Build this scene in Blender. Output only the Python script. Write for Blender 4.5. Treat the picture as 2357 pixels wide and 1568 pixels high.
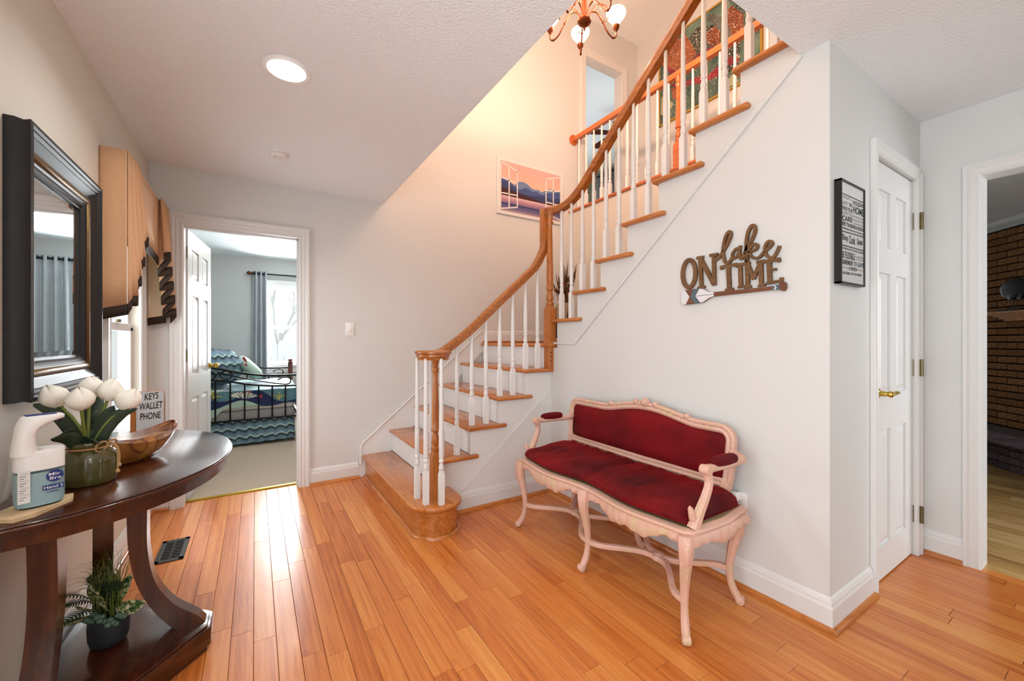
import bpy, bmesh, math, random
from mathutils import Vector, Matrix

for _o in list(bpy.data.objects):
    bpy.data.objects.remove(_o)
SC = bpy.context.scene
COL = SC.collection
R = math.radians

# ------------------------------------------------------------------ camera
FPX, CXP, CYP, HCAM = 938.0, 1178.5, 783.0, 1.2
YAW = math.atan((CXP - 587.3) / FPX)
FW = Vector((math.sin(YAW), math.cos(YAW), 0))
RT = Vector((math.cos(YAW), -math.sin(YAW), 0))
UP = Vector((0, 0, 1))
CAM = Vector((0, 0, HCAM))
cam_data = bpy.data.cameras.new('camera')
cam_data.sensor_fit = 'HORIZONTAL'
cam_data.sensor_width = 36
cam_data.lens = FPX / 2357 * 36
cam_data.shift_y = -1.0 / 2357
cam_data.clip_start = 0.05
cam = bpy.data.objects.new('camera', cam_data)
COL.objects.link(cam)
cam.location = CAM
cam.rotation_euler = (R(90), 0, -YAW)
SC.camera = cam

# ------------------------------------------------------------------ world, big lights, exposure
W = bpy.data.worlds.new('sky')
SC.world = W
W.use_nodes = True
W.node_tree.nodes['Background'].inputs[0].default_value = (0.88, 0.94, 1.0, 1)
W.node_tree.nodes['Background'].inputs[1].default_value = 2.2
SC.view_settings.view_transform = 'Standard'
SC.view_settings.look = 'None'
SC.view_settings.gamma = 1.0
SC.view_settings.use_curve_mapping = False
SC.view_settings.exposure = 0.16


def area(name, loc, target, sx, sy, power, col=(1, 1, 1), spread=180):
    l = bpy.data.lights.new(name, 'AREA')
    l.shape = 'RECTANGLE'
    l.size, l.size_y = sx, sy
    l.energy = power
    l.color = col
    l.spread = R(spread)
    o = bpy.data.objects.new(name, l)
    COL.objects.link(o)
    o.location = loc
    o.rotation_euler = (Vector(target) - Vector(loc)).to_track_quat('-Z', 'Y').to_euler()
    return o


def point(name, loc, power, col=(1, 1, 1), rad=0.05):
    l = bpy.data.lights.new(name, 'POINT')
    l.energy = power
    l.color = col
    l.shadow_soft_size = rad
    o = bpy.data.objects.new(name, l)
    COL.objects.link(o)
    o.location = loc
    return o


# daylight at the visible windows, plus lamps added out of view
area('added_door_light', (0.65, -1.55, 1.25), (0.9, 3, 1.2), 0.9, 1.8, 4, (0.93, 0.97, 1.0))  # added lamp, shining in through an unseen front door
area('added_window_light', (-0.80, -0.1, 1.25), (1.6, 0.9, 1.3), 1.9, 1.7, 33, (0.95, 0.98, 1.0))  # added main lamp from the left, behind an unseen window
area('bedroom_window_daylight', (0.41, 7.42, 1.45), (0.4, 5, 0.9), 0.6, 1.2, 125, (0.92, 0.97, 1.0))
area('left_window_daylight', (-0.80, 3.12, 1.25), (1.0, 2.6, 0.6), 0.6, 1.4, 14, (0.95, 0.98, 1.0))
area('living_room_fill', (5.2, -2.35, 1.5), (5.6, 1.0, 1.0), 2.2, 1.6, 125, (0.95, 0.97, 1.0))  # added lamp brightening the brick room; stands at no window
area('upper_bedroom_fill', (4.6, 7.9, 4.2), (4.0, 5.0, 4.4), 1.4, 1.3, 110, (0.85, 0.92, 1.0))  # added lamp brightening the upstairs bedroom from out of view

# ------------------------------------------------------------------ pixel -> place helpers (2357 x 1568 frame)
def ray(px, py):
    return FW + RT * ((px - CXP) / FPX) + UP * ((CYP - py) / FPX)


def onX(px, py, v):
    d = ray(px, py)
    return CAM + d * (v / d.x)


def onY(px, py, v):
    d = ray(px, py)
    return CAM + d * (v / d.y)


def onZ(px, py, v):
    d = ray(px, py)
    return CAM + d * ((v - HCAM) / d.z)


def onP(px, py, p, n):
    d = ray(px, py)
    return CAM + d * ((Vector(p) - CAM).dot(n) / d.dot(n))


# ------------------------------------------------------------------ materials
def lin(c):
    if isinstance(c, str):
        c = tuple(int(c[i:i + 2], 16) / 255 for i in (0, 2, 4))
    return tuple((x / 12.92 if x <= 0.04045 else ((x + 0.055) / 1.055) ** 2.4) for x in c) + (1.0,)


class NT:
    def __init__(self, name):
        self.m = bpy.data.materials.new(name)
        self.m.use_nodes = True
        self.t = self.m.node_tree
        self.b = self.t.nodes['Principled BSDF']
        self.out = self.t.nodes['Material Output']

    def n(self, typ, **kw):
        x = self.t.nodes.new(typ)
        for k, v in kw.items():
            setattr(x, k, v)
        return x

    def l(self, a, b):
        self.t.links.new(a, b)

    def coord(self, kind='Object', scale=(1, 1, 1), loc=None):
        tc = self.n('ShaderNodeTexCoord')
        mp = self.n('ShaderNodeMapping')
        mp.inputs['Scale'].default_value = scale
        if loc:
            mp.inputs['Location'].default_value = loc
        self.l(tc.outputs[kind], mp.inputs[0])
        return mp.outputs[0]

    def noise(self, vec, scale=5, detail=4, rough=0.55, dist=0.0):
        x = self.n('ShaderNodeTexNoise')
        x.inputs['Scale'].default_value = scale
        x.inputs['Detail'].default_value = detail
        x.inputs['Roughness'].default_value = rough
        x.inputs['Distortion'].default_value = dist
        if vec is not None:
            self.l(vec, x.inputs['Vector'])
        return x.outputs['Fac']

    def ramp(self, fac, stops, interp='LINEAR'):
        x = self.n('ShaderNodeValToRGB')
        cr = x.color_ramp
        cr.interpolation = interp
        while len(cr.elements) < len(stops):
            cr.elements.new(0.5)
        for e, (p, c) in zip(cr.elements, stops):
            e.position = p
            e.color = lin(c) if len(c) != 4 or isinstance(c, str) else c
        self.l(fac, x.inputs[0])
        return x.outputs[0]

    def math(self, op, a, b=None, c=None):
        x = self.n('ShaderNodeMath', operation=op)
        for i, v in enumerate((a, b, c)):
            if v is None:
                continue
            if isinstance(v, (int, float)):
                x.inputs[i].default_value = v
            else:
                self.l(v, x.inputs[i])
        return x.outputs[0]

    def mix(self, fac, a, b, mode='MIX'):
        x = self.n('ShaderNodeMix', data_type='RGBA', blend_type=mode)
        for i, v in ((0, fac), (6, a), (7, b)):
            if isinstance(v, (int, float)):
                x.inputs[i].default_value = v
            elif isinstance(v, (str, tuple)):
                x.inputs[i].default_value = lin(v)
            else:
                self.l(v, x.inputs[i])
        return x.outputs[2]

    def bump(self, h, strength=0.2, dist=0.01):
        x = self.n('ShaderNodeBump')
        x.inputs['Strength'].default_value = strength
        x.inputs['Distance'].default_value = dist
        self.l(h, x.inputs['Height'])
        self.l(x.outputs[0], self.b.inputs['Normal'])

    def set(self, col=None, rough=None, metal=None, spec=None, coat=None, **kw):
        if col is not None:
            if isinstance(col, (str, tuple)):
                self.b.inputs['Base Color'].default_value = lin(col)
            else:
                self.l(col, self.b.inputs['Base Color'])
        if rough is not None:
            if isinstance(rough, (int, float)):
                self.b.inputs['Roughness'].default_value = rough
            else:
                self.l(rough, self.b.inputs['Roughness'])
        if metal is not None:
            self.b.inputs['Metallic'].default_value = metal
        if spec is not None:
            self.b.inputs['Specular IOR Level'].default_value = spec
        if coat is not None:
            self.b.inputs['Coat Weight'].default_value = coat
            self.b.inputs['Coat Roughness'].default_value = 0.12
        for k, v in kw.items():
            self.b.inputs[k].default_value = v
        return self


M = {}


def plain(name, col, rough=0.5, metal=0.0, var=0.06, scale=14, bump=0.0, coat=None, spec=None):
    t = NT(name)
    v = t.coord()
    f = t.noise(v, scale, 3)
    c = lin(col)
    base = t.n('ShaderNodeRGB')
    base.outputs[0].default_value = c
    val = t.math('MULTIPLY_ADD', f, var * 2, 1 - var)
    mx = t.n('ShaderNodeMix', data_type='RGBA', blend_type='MULTIPLY')
    mx.inputs[0].default_value = 1.0
    t.l(base.outputs[0], mx.inputs[6])
    t.l(val, mx.inputs[7])
    t.set(mx.outputs[2], rough, metal, spec, coat)
    if bump:
        t.bump(f, bump, 0.004)
    M[name] = t.m
    return t.m


def wood(name, dark, mid, light, axis=1, rough=0.3, across=40, along=1.6, rnd=0.0, coat=0.15, bump=0.04, ring=0.35):
    """grain runs along local axis (0 x, 1 y, 2 z)"""
    t = NT(name)
    tc = t.n('ShaderNodeTexCoord')
    add = t.n('ShaderNodeVectorMath', operation='ADD')
    oi = t.n('ShaderNodeObjectInfo')
    cmb = t.n('ShaderNodeCombineXYZ')
    rv = t.math('MULTIPLY', oi.outputs['Random'], 37.0)
    for i in range(3):
        t.l(rv, cmb.inputs[i])
    t.l(tc.outputs['Object'], add.inputs[0])
    t.l(cmb.outputs[0], add.inputs[1])
    mp = t.n('ShaderNodeMapping')
    s = [across] * 3
    s[axis] = along
    mp.inputs['Scale'].default_value = s
    t.l(add.outputs[0], mp.inputs[0])
    fine = t.noise(mp.outputs[0], 1.0, 6, 0.65)
    mp2 = t.n('ShaderNodeMapping')
    s2 = [across * 0.22] * 3
    s2[axis] = along * 0.9
    mp2.inputs['Scale'].default_value = s2
    t.l(add.outputs[0], mp2.inputs[0])
    big = t.noise(mp2.outputs[0], 1.0, 2, 0.5, 0.6)
    rings = t.math('SINE', t.math('MULTIPLY', big, 46.0))
    rings = t.math('POWER', t.math('MULTIPLY_ADD', rings, 0.5, 0.5), 3.0)
    f = t.math('ADD', t.math('MULTIPLY', fine, 1.0 - ring * 0.5), t.math('MULTIPLY', big, 0.25))
    f = t.math('SUBTRACT', f, t.math('MULTIPLY', rings, ring * 0.32))
    if rnd:
        f = t.math('ADD', f, t.math('MULTIPLY_ADD', oi.outputs['Random'], rnd, -rnd * 0.5))
    c = t.ramp(f, [(0.22, dark), (0.5, mid), (0.8, light)])
    t.set(c, rough, coat=coat)
    if bump:
        t.bump(fine, bump, 0.002)
    M[name] = t.m
    return t.m


def emit(name, col, strength):
    t = NT(name)
    t.set(col, 0.4)
    t.b.inputs['Emission Color'].default_value = lin(col)
    t.b.inputs['Emission Strength'].default_value = strength
    M[name] = t.m


def paint(name, col, rough=0.55, bump=0.03, scale=180):
    t = NT(name)
    v = t.coord()
    f = t.noise(v, scale, 3)
    g = t.noise(v, 0.8, 2)
    c = t.mix(t.math('MULTIPLY', g, 0.08), col, '8f8a80')
    t.set(c, rough, spec=0.3)
    if bump:
        t.bump(f, bump, 0.003)
    M[name] = t.m


paint('wall_paint', 'dcdedd')
paint('wall_lit_warm', 'ddd7ca')  # warmth of lamp light put into the wall colour
paint('wall_lit_peach', 'ecd9c4')  # chandelier warmth put into a wall colour; assigned nowhere
paint('wall_bedroom', 'bdc0bf')
paint('trim_white', 'e3e4e3', 0.35, 0.0)
paint('stair_white', 'e9eae9', 0.35, 0.0)
# popcorn ceiling
t = NT('ceiling_texture')
v = t.coord()
vo = t.n('ShaderNodeTexVoronoi')
vo.inputs['Scale'].default_value = 95
t.l(v, vo.inputs['Vector'])
f = t.noise(v, 140, 3)
h = t.math('ADD', t.math('MULTIPLY', vo.outputs['Distance'], -0.7), f)
t.set('f3f8fb', 0.8, spec=0.2)
t.bump(h, 0.45, 0.006)
M['ceiling_texture'] = t.m

wood('floor_oak', 'a4521f', 'cb7736', 'dd974f', 1, 0.30, 60, 1.3, rnd=0.27, coat=0.10, bump=0.04, ring=0.26)
wood('floor_pale_oak', '8f6a3c', 'bd955c', 'd8b880', 1, 0.3, 46, 1.5, rnd=0.42, coat=0.15)
wood('oak_y', '8f4d1e', 'bd7234', 'd48d4a', 1, 0.27, 50, 2.2, rnd=0.08, coat=0.3)
wood('oak_x', '8f4d1e', 'bd7234', 'd48d4a', 0, 0.27, 50, 2.2, rnd=0.08, coat=0.3)
wood('oak_z', '8a4a1d', 'b76e33', 'cf8a49', 2, 0.27, 50, 2.2, rnd=0.08, coat=0.3)
wood('rail_wood', '7a431b', 'a9642c', 'c58142', 1, 0.28, 55, 2.4, rnd=0.05, coat=0.3)
wood('upper_rail_wood', '9c4a20', 'c0652f', 'cf7b42', 1, 0.3, 55, 2.4, rnd=0.05, coat=0.3)
wood('mahogany', '160904', '3a190b', '5a2a12', 1, 0.2, 22, 1.4, coat=0.35, bump=0.015, ring=0.2)
wood('mahogany_z', '1a0b05', '43200e', '683517', 2, 0.24, 22, 1.4, coat=0.35, bump=0.015, ring=0.2)
wood('sign_wood', '3f2a16', '6d4b28', '82603a', 1, 0.55, 60, 3.0, coat=0.0, ring=0.3)
wood('paddle_wood', '4c2a19', '6f4128', '8a5637', 1, 0.5, 60, 3.0, coat=0.0, ring=0.3)
wood('bowl_wood', '6e3a18', 'b37438', 'd9a766', 1, 0.22, 22, 5.0, coat=0.3, ring=0.6)
wood('bowl_inside', '4a2310', '8a4a20', 'b0713a', 1, 0.2, 22, 5.0, coat=0.35, ring=0.6)
wood('pad_wood', 'b08a58', 'd3b489', 'e2cba6', 1, 0.5, 40, 4.0, coat=0.0, ring=0.2)
wood('mantel_wood', '9c6238', 'c48a5a', 'd9a678', 1, 0.45, 30, 2.0, coat=0.05)
wood('bed_post_wood', '32150c', '512416', '6b3322', 2, 0.35, 30, 2.0)
wood('fan_wood', '2a0d08', '4f1a10', '6a2616', 0, 0.3, 20, 2.0)

# distressed pink bench paint
t = NT('pink_paint')
v = t.coord()
f = t.noise(v, 9, 5, 0.6)
g = t.noise(v, 70, 4, 0.6)
c = t.ramp(f, [(0.34, 'd2b692'), (0.47, 'd9ad98'), (0.68, 'dfb5a6')])
c2 = t.mix(t.ramp(g, [(0.60, '000000'), (0.72, 'ffffff')]), c, 'e6d6c6')
t.set(c2, 0.5)
t.bump(g, 0.15, 0.004)
M['pink_paint'] = t.m
# velvet
t = NT('red_velvet')
v = t.coord()
f = t.noise(v, 3.5, 3)
g = t.noise(v, 60, 4)
c = t.ramp(f, [(0.3, '44040a'), (0.7, '7a0911')])
t.set(c, 0.75, spec=0.2)
t.b.inputs['Sheen Weight'].default_value = 0.35
t.b.inputs['Sheen Roughness'].default_value = 0.35
t.b.inputs['Sheen Tint'].default_value = lin('c01824')
t.bump(g, 0.15, 0.004)
M['red_velvet'] = t.m
# cane
t = NT('cane_weave')
v = t.coord('Object', (1, 1, 1))
ck = t.n('ShaderNodeTexChecker')
ck.inputs['Scale'].default_value = 160
t.l(v, ck.inputs[0])
t.set(t.mix(ck.outputs['Fac'], 'c3ad86', '3c2a18'), 0.6)
M['cane_weave'] = t.m

plain('black_metal', '101010', 0.4, 0.6)
plain('black_satin', '131313', 0.35, var=0.1)
plain('mirror_black', '0c0c0e', 0.42, var=0.15)
plain('gold_leaf', '6d5126', 0.45, 0.6, var=0.5, scale=60, bump=0.2)
plain('brass', 'c9a94f', 0.22, 1.0)
plain('antique_brass', '7d7252', 0.35, 1.0)
plain('dark_bronze', '6e3a20', 0.35, 0.85, var=0.15)
plain('white_plastic', 'f0f0ee', 0.35)
plain('register_metal', '33352f', 0.45, 0.5)
plain('dark_hole', '060606', 0.9)
plain('peach_fabric', 'd3a67e', 0.85, var=0.08, scale=90, bump=0.1)
plain('cream_lining', 'efe3c8', 0.9)
plain('brown_trim', '2c1c0c', 0.8)
plain('vase_glaze', '4f4a24', 0.12, var=0.18, scale=9, coat=0.6)
plain('twine', 'b28a5c', 0.9, var=0.25, scale=200)
plain('leaf_green', '2f3d2c', 0.6, var=0.18, scale=25)
plain('stem_green', '78843a', 0.5)
t = NT('tulip_petal')
t.set('f3f0e4', 0.45)
t.b.inputs['Subsurface Weight'].default_value = 0.15
t.b.inputs['Subsurface Radius'].default_value = (0.01, 0.01, 0.008)
M['tulip_petal'] = t.m
plain('plant_dark', '2f4a35', 0.5, var=0.2)
plain('grass_green', '72823c', 0.55, var=0.25)
plain('succulent', '547060', 0.5)
plain('pot_black', '23252a', 0.7)
t = NT('variegated_leaf')
v = t.coord()
f = t.noise(v, 55, 5, 0.7)
t.set(t.ramp(f, [(0.42, '345428'), (0.49, '557238'), (0.54, 'dcdcac')]), 0.5)
M['variegated_leaf'] = t.m
plain('curtain_grey', 'a9aeb2', 0.9, var=0.06)
plain('carpet', 'b8a793', 0.95, var=0.18, scale=400, bump=0.8)
plain('mattress_white', 'd7d4d0', 0.85)
plain('mattress_grey', '9d9a99', 0.85)
plain('navy_cloth', '1d2850', 0.85, var=0.12)
plain('mint_cloth', 'a7bfae', 0.85, var=0.1)
plain('teal_cloth', '5f8a95', 0.85, var=0.1)
plain('coral_yellow', 'c9c06a', 0.85)
plain('fish_white', 'd8d3c4', 0.85)
plain('fish_red', 'b93a2c', 0.85)
plain('seahorse_red', '9a2035', 0.85)
t = NT('fish_scale')
vo = t.n('ShaderNodeTexVoronoi')
vo.inputs['Scale'].default_value = 70
t.l(t.coord(), vo.inputs['Vector'])
t.set(t.ramp(vo.outputs['Distance'], [(0.35, '10151c'), (0.5, 'd8d8d0')]), 0.85)
M['fish_scale'] = t.m
# wave-striped cotton
t = NT('wave_cloth')
tc = t.n('ShaderNodeTexCoord')
sp = t.n('ShaderNodeSeparateXYZ')
t.l(tc.outputs['Object'], sp.inputs[0])
xy = t.math('ADD', sp.outputs[0], t.math('MULTIPLY', sp.outputs[1], 0.8))
s = t.math('MULTIPLY', t.math('SINE', t.math('MULTIPLY', xy, 62.0)), 0.011)
zz = t.math('ADD', sp.outputs[2], s)
fr = t.math('FRACT', t.math('MULTIPLY', zz, 11.0))
t.set(t.ramp(fr, [(0.0, '1d2733'), (0.16, 'a4bab8'), (0.40, '6a8fa0'), (0.62, '6b7d88'), (0.84, '456170')], 'CONSTANT'), 0.85)
M['wave_cloth'] = t.m
# quilt
t = NT('quilt_cloth')
v = t.coord()
f = t.noise(v, 5, 1)
t.set(t.ramp(f, [(0.40, '8ba6ae'), (0.47, '9fb9ac'), (0.55, 'b8c4c2'), (0.62, '56688a')], 'CONSTANT'), 0.85)
t.bump(t.noise(v, 40, 2), 0.3, 0.01)
M['quilt_cloth'] = t.m
# brick
t = NT('brick_face')
v = t.coord()
oi = t.n('ShaderNodeObjectInfo')
f = t.noise(v, 60, 5, 0.7)
c = t.ramp(f, [(0.3, '3a2010'), (0.48, '855a33'), (0.7, 'a3764a')])
mx = t.mix(t.math('MULTIPLY', oi.outputs['Random'], 0.55), c, '5f4022', 'MIX')
t.set(mx, 0.85, spec=0.2)
t.bump(f, 0.5, 0.006)
M['brick_face'] = t.m
t = NT('hearth_brick_face')
v = t.coord()
oi = t.n('ShaderNodeObjectInfo')
f = t.noise(v, 60, 5, 0.7)
c = t.ramp(f, [(0.3, '2a2023'), (0.5, '6b555c'), (0.72, '91807c')])
mx = t.mix(t.math('MULTIPLY', oi.outputs['Random'], 0.7), c, '332f36', 'MIX')
t.set(mx, 0.8, spec=0.3)
t.bump(f, 0.5, 0.006)
M['hearth_brick_face'] = t.m
plain('mortar', '3a2a1c', 0.95, var=0.2, scale=60)
plain('carved_stone', '0d0d10', 0.45, var=0.4, scale=30, bump=0.3)
# glass
t = NT('window_glass')
tr = t.n('ShaderNodeBsdfTransparent')
gl = t.n('ShaderNodeBsdfGlossy')
gl.inputs['Roughness'].default_value = 0.02
mxs = t.n('ShaderNodeMixShader')
mxs.inputs[0].default_value = 0.06
t.l(tr.outputs[0], mxs.inputs[1])
t.l(gl.outputs[0], mxs.inputs[2])
t.l(mxs.outputs[0], t.out.inputs['Surface'])
M['window_glass'] = t.m
t = NT('mirror_glass')
t.set('e6eaea', 0.01, 1.0)
M['mirror_glass'] = t.m
t = NT('bottle_plastic')
t.set('eaf6f8', 0.03)
t.b.inputs['Transmission Weight'].default_value = 1.0
t.b.inputs['IOR'].default_value = 1.08
M['bottle_plastic'] = t.m
t = NT('blue_liquid')
t.set('d2e8ee', 0.08)
t.b.inputs['Transmission Weight'].default_value = 0.35
t.b.inputs['IOR'].default_value = 1.06
M['blue_liquid'] = t.m
plain('label_white', 'e4e6e6', 0.5)
plain('label_blue', '22367c', 0.5)
plain('ink', '1a1a1c', 0.6)
plain('ink_grey', '7d8084', 0.6)
plain('ink_gold', 'b08a2c', 0.6)
plain('ink_brown', '2d1712', 0.6)
plain('paper_white', 'd9dcdd', 0.25, coat=0.3)
plain('sign_white', 'dfe0e4', 0.6)
plain('slate_teal', '4f6870', 0.6)
plain('red_plastic', 'a01420', 0.3)
plain('chrome', 'c8c8c8', 0.12, 1.0)
plain('threshold_brass', 'b09a3c', 0.35, 0.8)
plain('fence_wood', 'c9cdd0', 0.9, var=0.15)
plain('outdoor_ground', 'b9bdb5', 0.95)
plain('branch_bark', 'b4b4b0', 0.9)
plain('dark_furniture', '23120d', 0.4)
plain('bedroom_olive', '8e8a74', 0.7)
emit('shade_glow', 'fff0d4', 3.2)
emit('lamp_glow', 'fff8ec', 4.5)
emit('can_glow', 'ffffff', 6.0)
plain('can_white', 'f2f2f2', 0.4)

# ------------------------------------------------------------------ mesh helpers
class MB:
    def __init__(self):
        self.v = []
        self.f = []

    def add(self, vs, fs):
        o = len(self.v)
        self.v += [tuple(x) for x in vs]
        self.f += [tuple(i + o for i in f) for f in fs]
        return self

    def box(self, x0, x1, y0, y1, z0, z1):
        vs = [(x, y, z) for x in (x0, x1) for y in (y0, y1) for z in (z0, z1)]
        return self.add(vs, [(0, 1, 3, 2), (4, 6, 7, 5), (0, 4, 5, 1), (2, 3, 7, 6), (0, 2, 6, 4), (1, 5, 7, 3)])

    def prism(self, poly, axis, a, b):
        n = len(poly)
        def p(u, w, k):
            return (k, u, w) if axis == 'x' else ((u, k, w) if axis == 'y' else (u, w, k))
        vs = [p(u, w, a) for u, w in poly] + [p(u, w, b) for u, w in poly]
        fs = [tuple(range(n)), tuple(range(2 * n - 1, n - 1, -1))]
        fs += [(i, (i + 1) % n, n + (i + 1) % n, n + i) for i in range(n)]
        return self.add(vs, fs)

    def hull_box(self, c, u, v, w):
        """box: centre c with three half-extent vectors"""
        c, u, v, w = map(Vector, (c, u, v, w))
        vs = [c + a * u + b * v + d * w for a in (-1, 1) for b in (-1, 1) for d in (-1, 1)]
        return self.add(vs, [(0, 1, 3, 2), (4, 6, 7, 5), (0, 4, 5, 1), (2, 3, 7, 6), (0, 2, 6, 4), (1, 5, 7, 3)])

    def loft(self, rings, closed=True, caps=True):
        n = len(rings[0])
        vs = [p for r_ in rings for p in r_]
        fs = []
        for i in range(len(rings) - 1):
            for j in range(n if closed else n - 1):
                k = (j + 1) % n
                fs.append((i * n + j, i * n + k, (i + 1) * n + k, (i + 1) * n + j))
        if caps and closed:
            fs.append(tuple(range(n - 1, -1, -1)))
            fs.append(tuple((len(rings) - 1) * n + j for j in range(n)))
        return self.add(vs, fs)

    def tube(self, pts, r, n=8, sq=None, twist=0.0):
        """round tube (or flattened: sq=(a,b) factors) along pts, r number or list"""
        pts = [Vector(p) for p in pts]
        rr = r if isinstance(r, (list, tuple)) else [r] * len(pts)
        t0 = (pts[1] - pts[0]).normalized()
        ref = Vector((0, 0, 1)) if abs(t0.z) < 0.9 else Vector((1, 0, 0))
        nrm = (ref - t0 * ref.dot(t0)).normalized()
        rings = []
        for i, p in enumerate(pts):
            a = pts[max(i - 1, 0)]
            b = pts[min(i + 1, len(pts) - 1)]
            tg = (b - a).normalized()
            nrm = (nrm - tg * nrm.dot(tg)).normalized()
            bi = tg.cross(nrm)
            sa, sb = sq if sq else (1, 1)
            rings.append([p + (nrm * math.cos(q) * sa + bi * math.sin(q) * sb) * rr[i]
                          for q in [twist + 2 * math.pi * k / n for k in range(n)]])
        return self.loft(rings)

    def sweep(self, pts, prof, up):
        """prof: closed (side, up) outline carried along pts"""
        pts = [Vector(p) for p in pts]
        up = Vector(up)
        rings = []
        for i, p in enumerate(pts):
            a = pts[max(i - 1, 0)]
            b = pts[min(i + 1, len(pts) - 1)]
            tg = (b - a).normalized()
            side = tg.cross(up).normalized()
            u2 = side.cross(tg)
            rings.append([p + side * s + u2 * w for s, w in prof])
        return self.loft(rings)

    def lathe(self, prof, c=(0, 0, 0), n=20, rot=None):
        c = Vector(c)
        rings = []
        for r_, z in prof:
            ring = [Vector((r_ * math.cos(2 * math.pi * k / n), r_ * math.sin(2 * math.pi * k / n), z)) for k in range(n)]
            if rot is not None:
                ring = [rot @ q for q in ring]
            rings.append([c + q for q in ring])
        return self.loft(rings)

    def grid(self, fn, nu, nv):
        vs = [fn(i / nu, j / nv) for i in range(nu + 1) for j in range(nv + 1)]
        fs = [(i * (nv + 1) + j, (i + 1) * (nv + 1) + j, (i + 1) * (nv + 1) + j + 1, i * (nv + 1) + j + 1)
              for i in range(nu) for j in range(nv)]
        return self.add(vs, fs)

    def mesh(self, name, bevel=0.0, smooth=None, seg=2):
        me = bpy.data.meshes.new(name)
        bm = bmesh.new()
        vv = [bm.verts.new(p) for p in self.v]
        for f in self.f:
            try:
                bm.faces.new([vv[i] for i in f])
            except ValueError:
                pass
        bmesh.ops.remove_doubles(bm, verts=bm.verts, dist=1e-6)
        bmesh.ops.recalc_face_normals(bm, faces=bm.faces)
        if bevel:
            es = [e for e in bm.edges if e.is_manifold and e.calc_face_angle(0) > R(35)]
            bmesh.ops.bevel(bm, geom=es, offset=bevel, segments=seg, affect='EDGES', profile=0.5, clamp_overlap=True)
        bm.to_mesh(me)
        bm.free()
        if smooth:
            for p in me.polygons:
                p.use_smooth = True
            if smooth < 179:
                me.set_sharp_from_angle(angle=R(smooth))
        return me

    def build(self, name, mat, parent=None, smooth=None, bevel=0.0, seg=2, local=False):
        return link(name, self.mesh(name, bevel, smooth, seg), mat, parent, local)


def link(name, me, mat, parent=None, local=False):
    o = bpy.data.objects.new(name, me)
    COL.objects.link(o)
    if mat is not None:
        m = M[mat] if isinstance(mat, str) else mat
        if len(me.materials) == 0:
            me.materials.append(m)
    if parent is not None:
        o.parent = parent
        if not local:
            o.matrix_parent_inverse = world_of(parent).inverted()
    return o


def world_of(o):
    if o.parent is None:
        return o.matrix_basis.copy()
    return world_of(o.parent) @ o.matrix_parent_inverse @ o.matrix_basis


def tag(o, label=None, cat=None, group=None, kind=None):
    if label:
        o['label'] = label
    if cat:
        o['category'] = cat
    if group:
        o['group'] = group
    if kind:
        o['kind'] = kind
    return o


def thing(name, label, cat, loc=(0, 0, 0), rz=0.0, group=None, kind=None):
    o = bpy.data.objects.new(name, None)
    o.empty_display_size = 0.05
    COL.objects.link(o)
    o.location = loc
    o.rotation_euler = (0, 0, rz)
    return tag(o, label, cat, group, kind)


def struct(o):
    o['kind'] = 'structure'
    return o


def copy_tree(o, parent=None):
    c = o.copy()
    COL.objects.link(c)
    if parent is not None:
        c.parent = parent
    for ch in [x for x in bpy.data.objects if x.parent == o]:
        copy_tree(ch, c)
    return c


def crv(pts, k=6):
    """Catmull-Rom through pts (tuples of any length)"""
    n = len(pts)
    out = []
    for i in range(n - 1):
        p0, p1, p2, p3 = pts[max(i - 1, 0)], pts[i], pts[i + 1], pts[min(i + 2, n - 1)]
        for s in range(k):
            u = s / k
            out.append(tuple(0.5 * (2 * b + (c - a) * u + (2 * a - 5 * b + 4 * c - d) * u * u + (-a + 3 * b - 3 * c + d) * u ** 3)
                             for a, b, c, d in zip(p0, p1, p2, p3)))
    out.append(tuple(pts[-1]))
    return out


def text_obj(s, origin, u, v, mat, parent=None, name='lettering', bold=0.012):
    """lettering stretched into the parallelogram origin, u (width), v (height)"""
    cu = bpy.data.curves.new('t', 'FONT')
    cu.body = s
    cu.resolution_u = 3
    cu.offset = bold
    ob = bpy.data.objects.new('t', cu)
    me = bpy.data.meshes.new_from_object(ob)
    bpy.data.objects.remove(ob)
    bpy.data.curves.remove(cu)
    xs = [q.co.x for q in me.vertices]
    ys = [q.co.y for q in me.vertices]
    x0, x1, y0, y1 = min(xs), max(xs), min(ys), max(ys)
    o, u, v = Vector(origin), Vector(u), Vector(v)
    for q in me.vertices:
        q.co = o + u * ((q.co.x - x0) / (x1 - x0)) + v * ((q.co.y - y0) / (y1 - y0))
    me.materials.clear()
    me.name = name
    return link(name, me, mat, parent)

# ------------------------------------------------------------------ the setting
XL, YD, XB, YC, XR = -0.625, 3.74, 2.01, 0.725, 3.21      # left wall, door wall, bench wall, closet wall, right wall
ZC, ZU, ZT = 2.44, 2.73, 5.16                              # ceiling, upper floor, upper ceiling
XH, YH = 0.99, 0.83                                        # edges of the stairwell opening in the ceiling
XS, XP = 3.17, 4.35                                        # far side of the stair, upper hall wall
YBK = -1.4                                                 # front wall behind the camera
YB2 = 7.2                                                  # far wall of the bedroom

# floors -------------------------------------------------------------
fl = struct(MB().box(XL - 0.1, XR + 0.02, YBK, YD + 0.12, -0.06, -0.012).build('floor', 'dark_hole'))
PW = 0.0775
rng = random.Random(11)
plank_mesh = {}


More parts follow.
